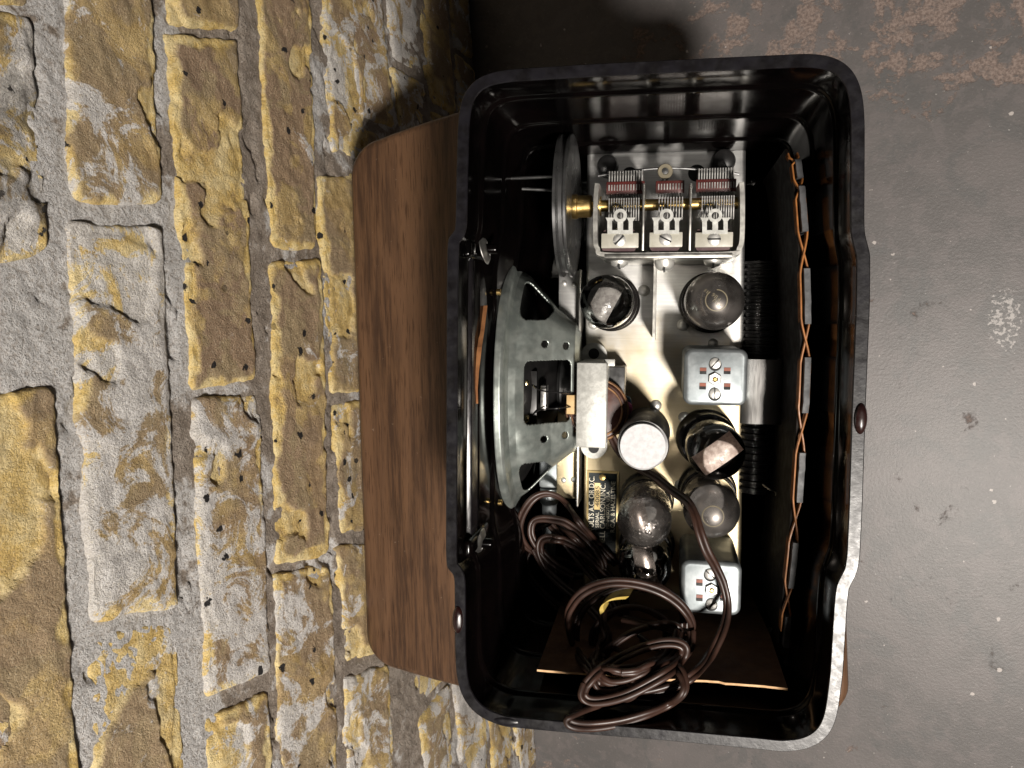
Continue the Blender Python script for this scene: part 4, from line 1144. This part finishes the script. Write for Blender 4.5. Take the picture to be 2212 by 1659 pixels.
# ------------------------------------------------------------------ cardboard at the end wall
e = [(1160, 1446), (1272, 1455), (1330, 1459), (1426, 1466), (1540, 1473), (1640, 1480), (1702, 1487)]
V, F = [], []; zc_ = -.028
ec = catmull([P3(u, v, zc_) for u, v in e], 8)
for i, p in enumerate(ec):
    jj = .0006*noise.noise((i*.6, 2, 2))+(-.0012 if 26 < i < 34 else 0)
    for dy, z in ((0, p.z+jj), (-.0011, p.z+jj), (-.0011, FLOOR_Z+.002), (0, FLOOR_Z+.002)): V.append((p.x, p.y+dy, z))
for i in range(len(ec)-1):
    for k in range(4): F.append((i*4+k, (i+1)*4+k, (i+1)*4+(k+1) % 4, i*4+(k+1) % 4))
F += [(0, 1, 2, 3), (len(ec)*4-1, len(ec)*4-2, len(ec)*4-3, len(ec)*4-4)]
crd = mk('cardboard_sheet', (V, F), 'cardboard', smooth=False)
crd.data.materials.append(M['card_lit_edge'])
for p in crd.data.polygons:
    if p.normal.z > .7: p.material_index = 1  # top edge paler: the light it catches is put into its colour
crd.matrix_world = RADIO_M
tag(crd, 'brown cardboard sheet standing inside the radio behind the coiled cord', 'cardboard')

# ------------------------------------------------------------------ power cord
def c5(x, y): return 1069.8+.3637*x, 1014.9+.3637*y
def lift(x, y, z):                               # strands near the end wall ride over the cardboard's edge
    v = c5(x, y)[1]; return max(z, float(np.interp(v, (1385, 1430, 1455, 1500), (-.2, -.034, -.021, -.016))))
def cordpath(lst, n=10, ri=0):
    out = []
    for x, y, z in lst:
        l = lift(x, y, z)
        if l > z+.001: l += (ri % 6)*.0026
        out.append(Vector(P3(*c5(x, y), l)))
    return catmull(out, n)
runs = [
 # from behind the white-topped can, down past the lower shield can, round and under
 [(690, -200, -.116), (745, -100, -.114), (860, -10, -.108), (960, 50, -.094), (1060, 130, -.078), (1140, 190, -.064), (1185, 270, -.056), (1215, 370, -.052), (1255, 480, -.052), (1310, 580, -.056), (1355, 680, -.058), (1378, 790, -.058), (1370, 890, -.054), (1335, 990, -.048), (1270, 1110, -.040), (1180, 1215, -.034), (1080, 1275, -.030), (960, 1312, -.030), (830, 1330, -.034), (740, 1315, -.044)],
 # big single loop on top of the bundle, folded back
 [(600, 1240, -0.071), (530, 1150, -0.066), (470, 1060, -0.061), (435, 960, -0.056), (430, 880, -0.052), (445, 820, -0.049), (500, 745, -0.046), (590, 692, -0.044), (710, 668, -0.043), (850, 680, -0.043), (980, 722, -0.044), (1080, 785, -0.046), (1145, 860, -0.048), (1172, 930, -0.052), (1150, 962, -0.056), (1050, 945, -0.058), (900, 912, -0.060), (760, 885, -0.066)],
 # crossing strands in the middle
 [(1090, 960, -0.046), (1070, 1030, -0.040), (1010, 1110, -0.034), (910, 1190, -0.028), (790, 1258, -0.026), (690, 1298, -0.028), (620, 1290, -0.034), (590, 1230, -0.042), (580, 1140, -0.050), (620, 1050, -0.052), (665, 1000, -0.052), (640, 900, -0.054), (640, 820, -0.058)],
 [(1165, 960, -.048), (1160, 1040, -.044), (1110, 1110, -.038), (1000, 1170, -.034), (890, 1215, -.034), (800, 1260, -.036), (840, 1290, -.03), (800, 1345, -.022), (700, 1385, -.014), (580, 1415, -.006), (490, 1450, .001), (435, 1488, .006), (470, 1515, .006), (580, 1522, .002), (740, 1500, -.002), (900, 1452, -.006), (1030, 1396, -.012), (1110, 1335, -.020), (1125, 1270, -.028), (1100, 1200, -.036), (1060, 1160, -.044)],
 [(660, 960, -.064), (675, 1030, -.060), (730, 1085, -.058), (810, 1112, -.058), (880, 1098, -.06), (940, 1060, -.064), (860, 990, -.075)],
 # slack loops by the speaker
 [(720, 560, -0.120), (600, 430, -0.115), (490, 300, -0.105), (430, 210, -0.120), (370, 158, -0.113), (290, 142, -0.109), (215, 182, -0.107), (155, 280, -0.109), (145, 370, -0.113), (190, 460, -0.119), (280, 508, -0.125), (400, 540, -0.133), (520, 580, -0.118)],
 [(660, 640, -0.120), (560, 500, -0.116), (460, 395, -0.110), (370, 335, -0.131), (300, 318, -0.129), (240, 345, -0.133)],
 [(660, 660, -0.120), (560, 530, -0.120), (450, 435, -0.116), (350, 412, -0.112), (270, 420, -0.133), (215, 465, -0.129), (180, 540, -0.127), (195, 620, -0.127), (270, 720, -0.125), (360, 800, -0.123), (430, 862, -0.115), (450, 980, -0.111)],
]
def ell(cx, cy, ax, ay, rot, z0, z1, a0, a1, sd):
    out = []
    for k in range(15):
        a = math.radians(a0+(a1-a0)*k/14); wv = 1+.07*noise.noise((k*.6, sd, 0)); x_, y_ = ax*wv*math.cos(a), ay*wv*math.sin(a)
        c_, s_ = math.cos(math.radians(rot)), math.sin(math.radians(rot))
        out.append((cx+x_*c_-y_*s_, cy+x_*s_+y_*c_, z0+(z1-z0)*k/14))
    return out
runs += [ell(800, 935, 330, 250, -12, -.070, -.066, 20, 380, 1), ell(850, 1090, 270, 125, -30, -.050, -.046, -60, 300, 2), ell(820, 1200, 330, 110, -26, -.028, -.024, -150, 210, 3),
         ell(800, 1010, 225, 190, -20, -.064, -.060, 120, 480, 4), ell(430, 470, 260, 120, 38, -.118, -.112, 60, 350, 6), ell(520, 640, 330, 120, 42, -.118, -.108, 80, 380, 7),
         [(230, 470, -.118), (300, 590, -.116), (400, 690, -.110), (500, 770, -.100), (610, 880, -.085), (650, 960, -.075)],
         [(330, 330, -.120), (430, 450, -.118), (540, 590, -.116), (650, 720, -.105), (720, 850, -.09)]]
G = []
for ri, lst in enumerate(runs):
    pth = cordpath(lst, 9, ri); r = .00142; nP = len(pth)
    A_, B_ = [], []
    for i, p in enumerate(pth):
        t = (pth[min(i+1, nP-1)]-pth[max(i-1, 0)]).normalized()
        s = t.cross(Vector((0, 0, 1)))
        s = s.normalized() if s.length > 1e-4 else Vector((1, 0, 0))
        u = s.cross(t)
        a = .9*math.sin(i*.045+ri*1.3)
        if ri == 1: a += .9
        q = s*math.cos(a)+u*math.sin(a)
        A_.append(p+q*r*.93); B_.append(p-q*r*.93)
    G += [sweep(A_, r, 9, side=1), sweep(B_, r, 9, side=1)]
cord = mk('power_cord', join(*G), 'cord', angle=60)
cord.matrix_world = RADIO_M
tag(cord, 'brown twin flex power cord coiled loosely inside the open radio', 'cord')
yb3 = cordpath([(635, 850, -.046), (632, 815, -.043), (655, 785, -.041), (710, 765, -.040), (785, 758, -.042)], 6)
V, F = [], []
for p in yb3:
    for dx, dz in ((-.001, .0), (.001, .0008), (.003, -.006), (.001, -.0065)): V.append((p.x+dx, p.y+(dx if True else 0), p.z+dz))
for i in range(len(yb3)-1):
    for k in range(4): F.append((i*4+k, (i+1)*4+k, (i+1)*4+(k+1) % 4, i*4+(k+1) % 4))
F += [(0, 1, 2, 3), (len(yb3)*4-1, len(yb3)*4-2, len(yb3)*4-3, len(yb3)*4-4)]
mk('yellow_band', (V, F), 'yellow', cord)
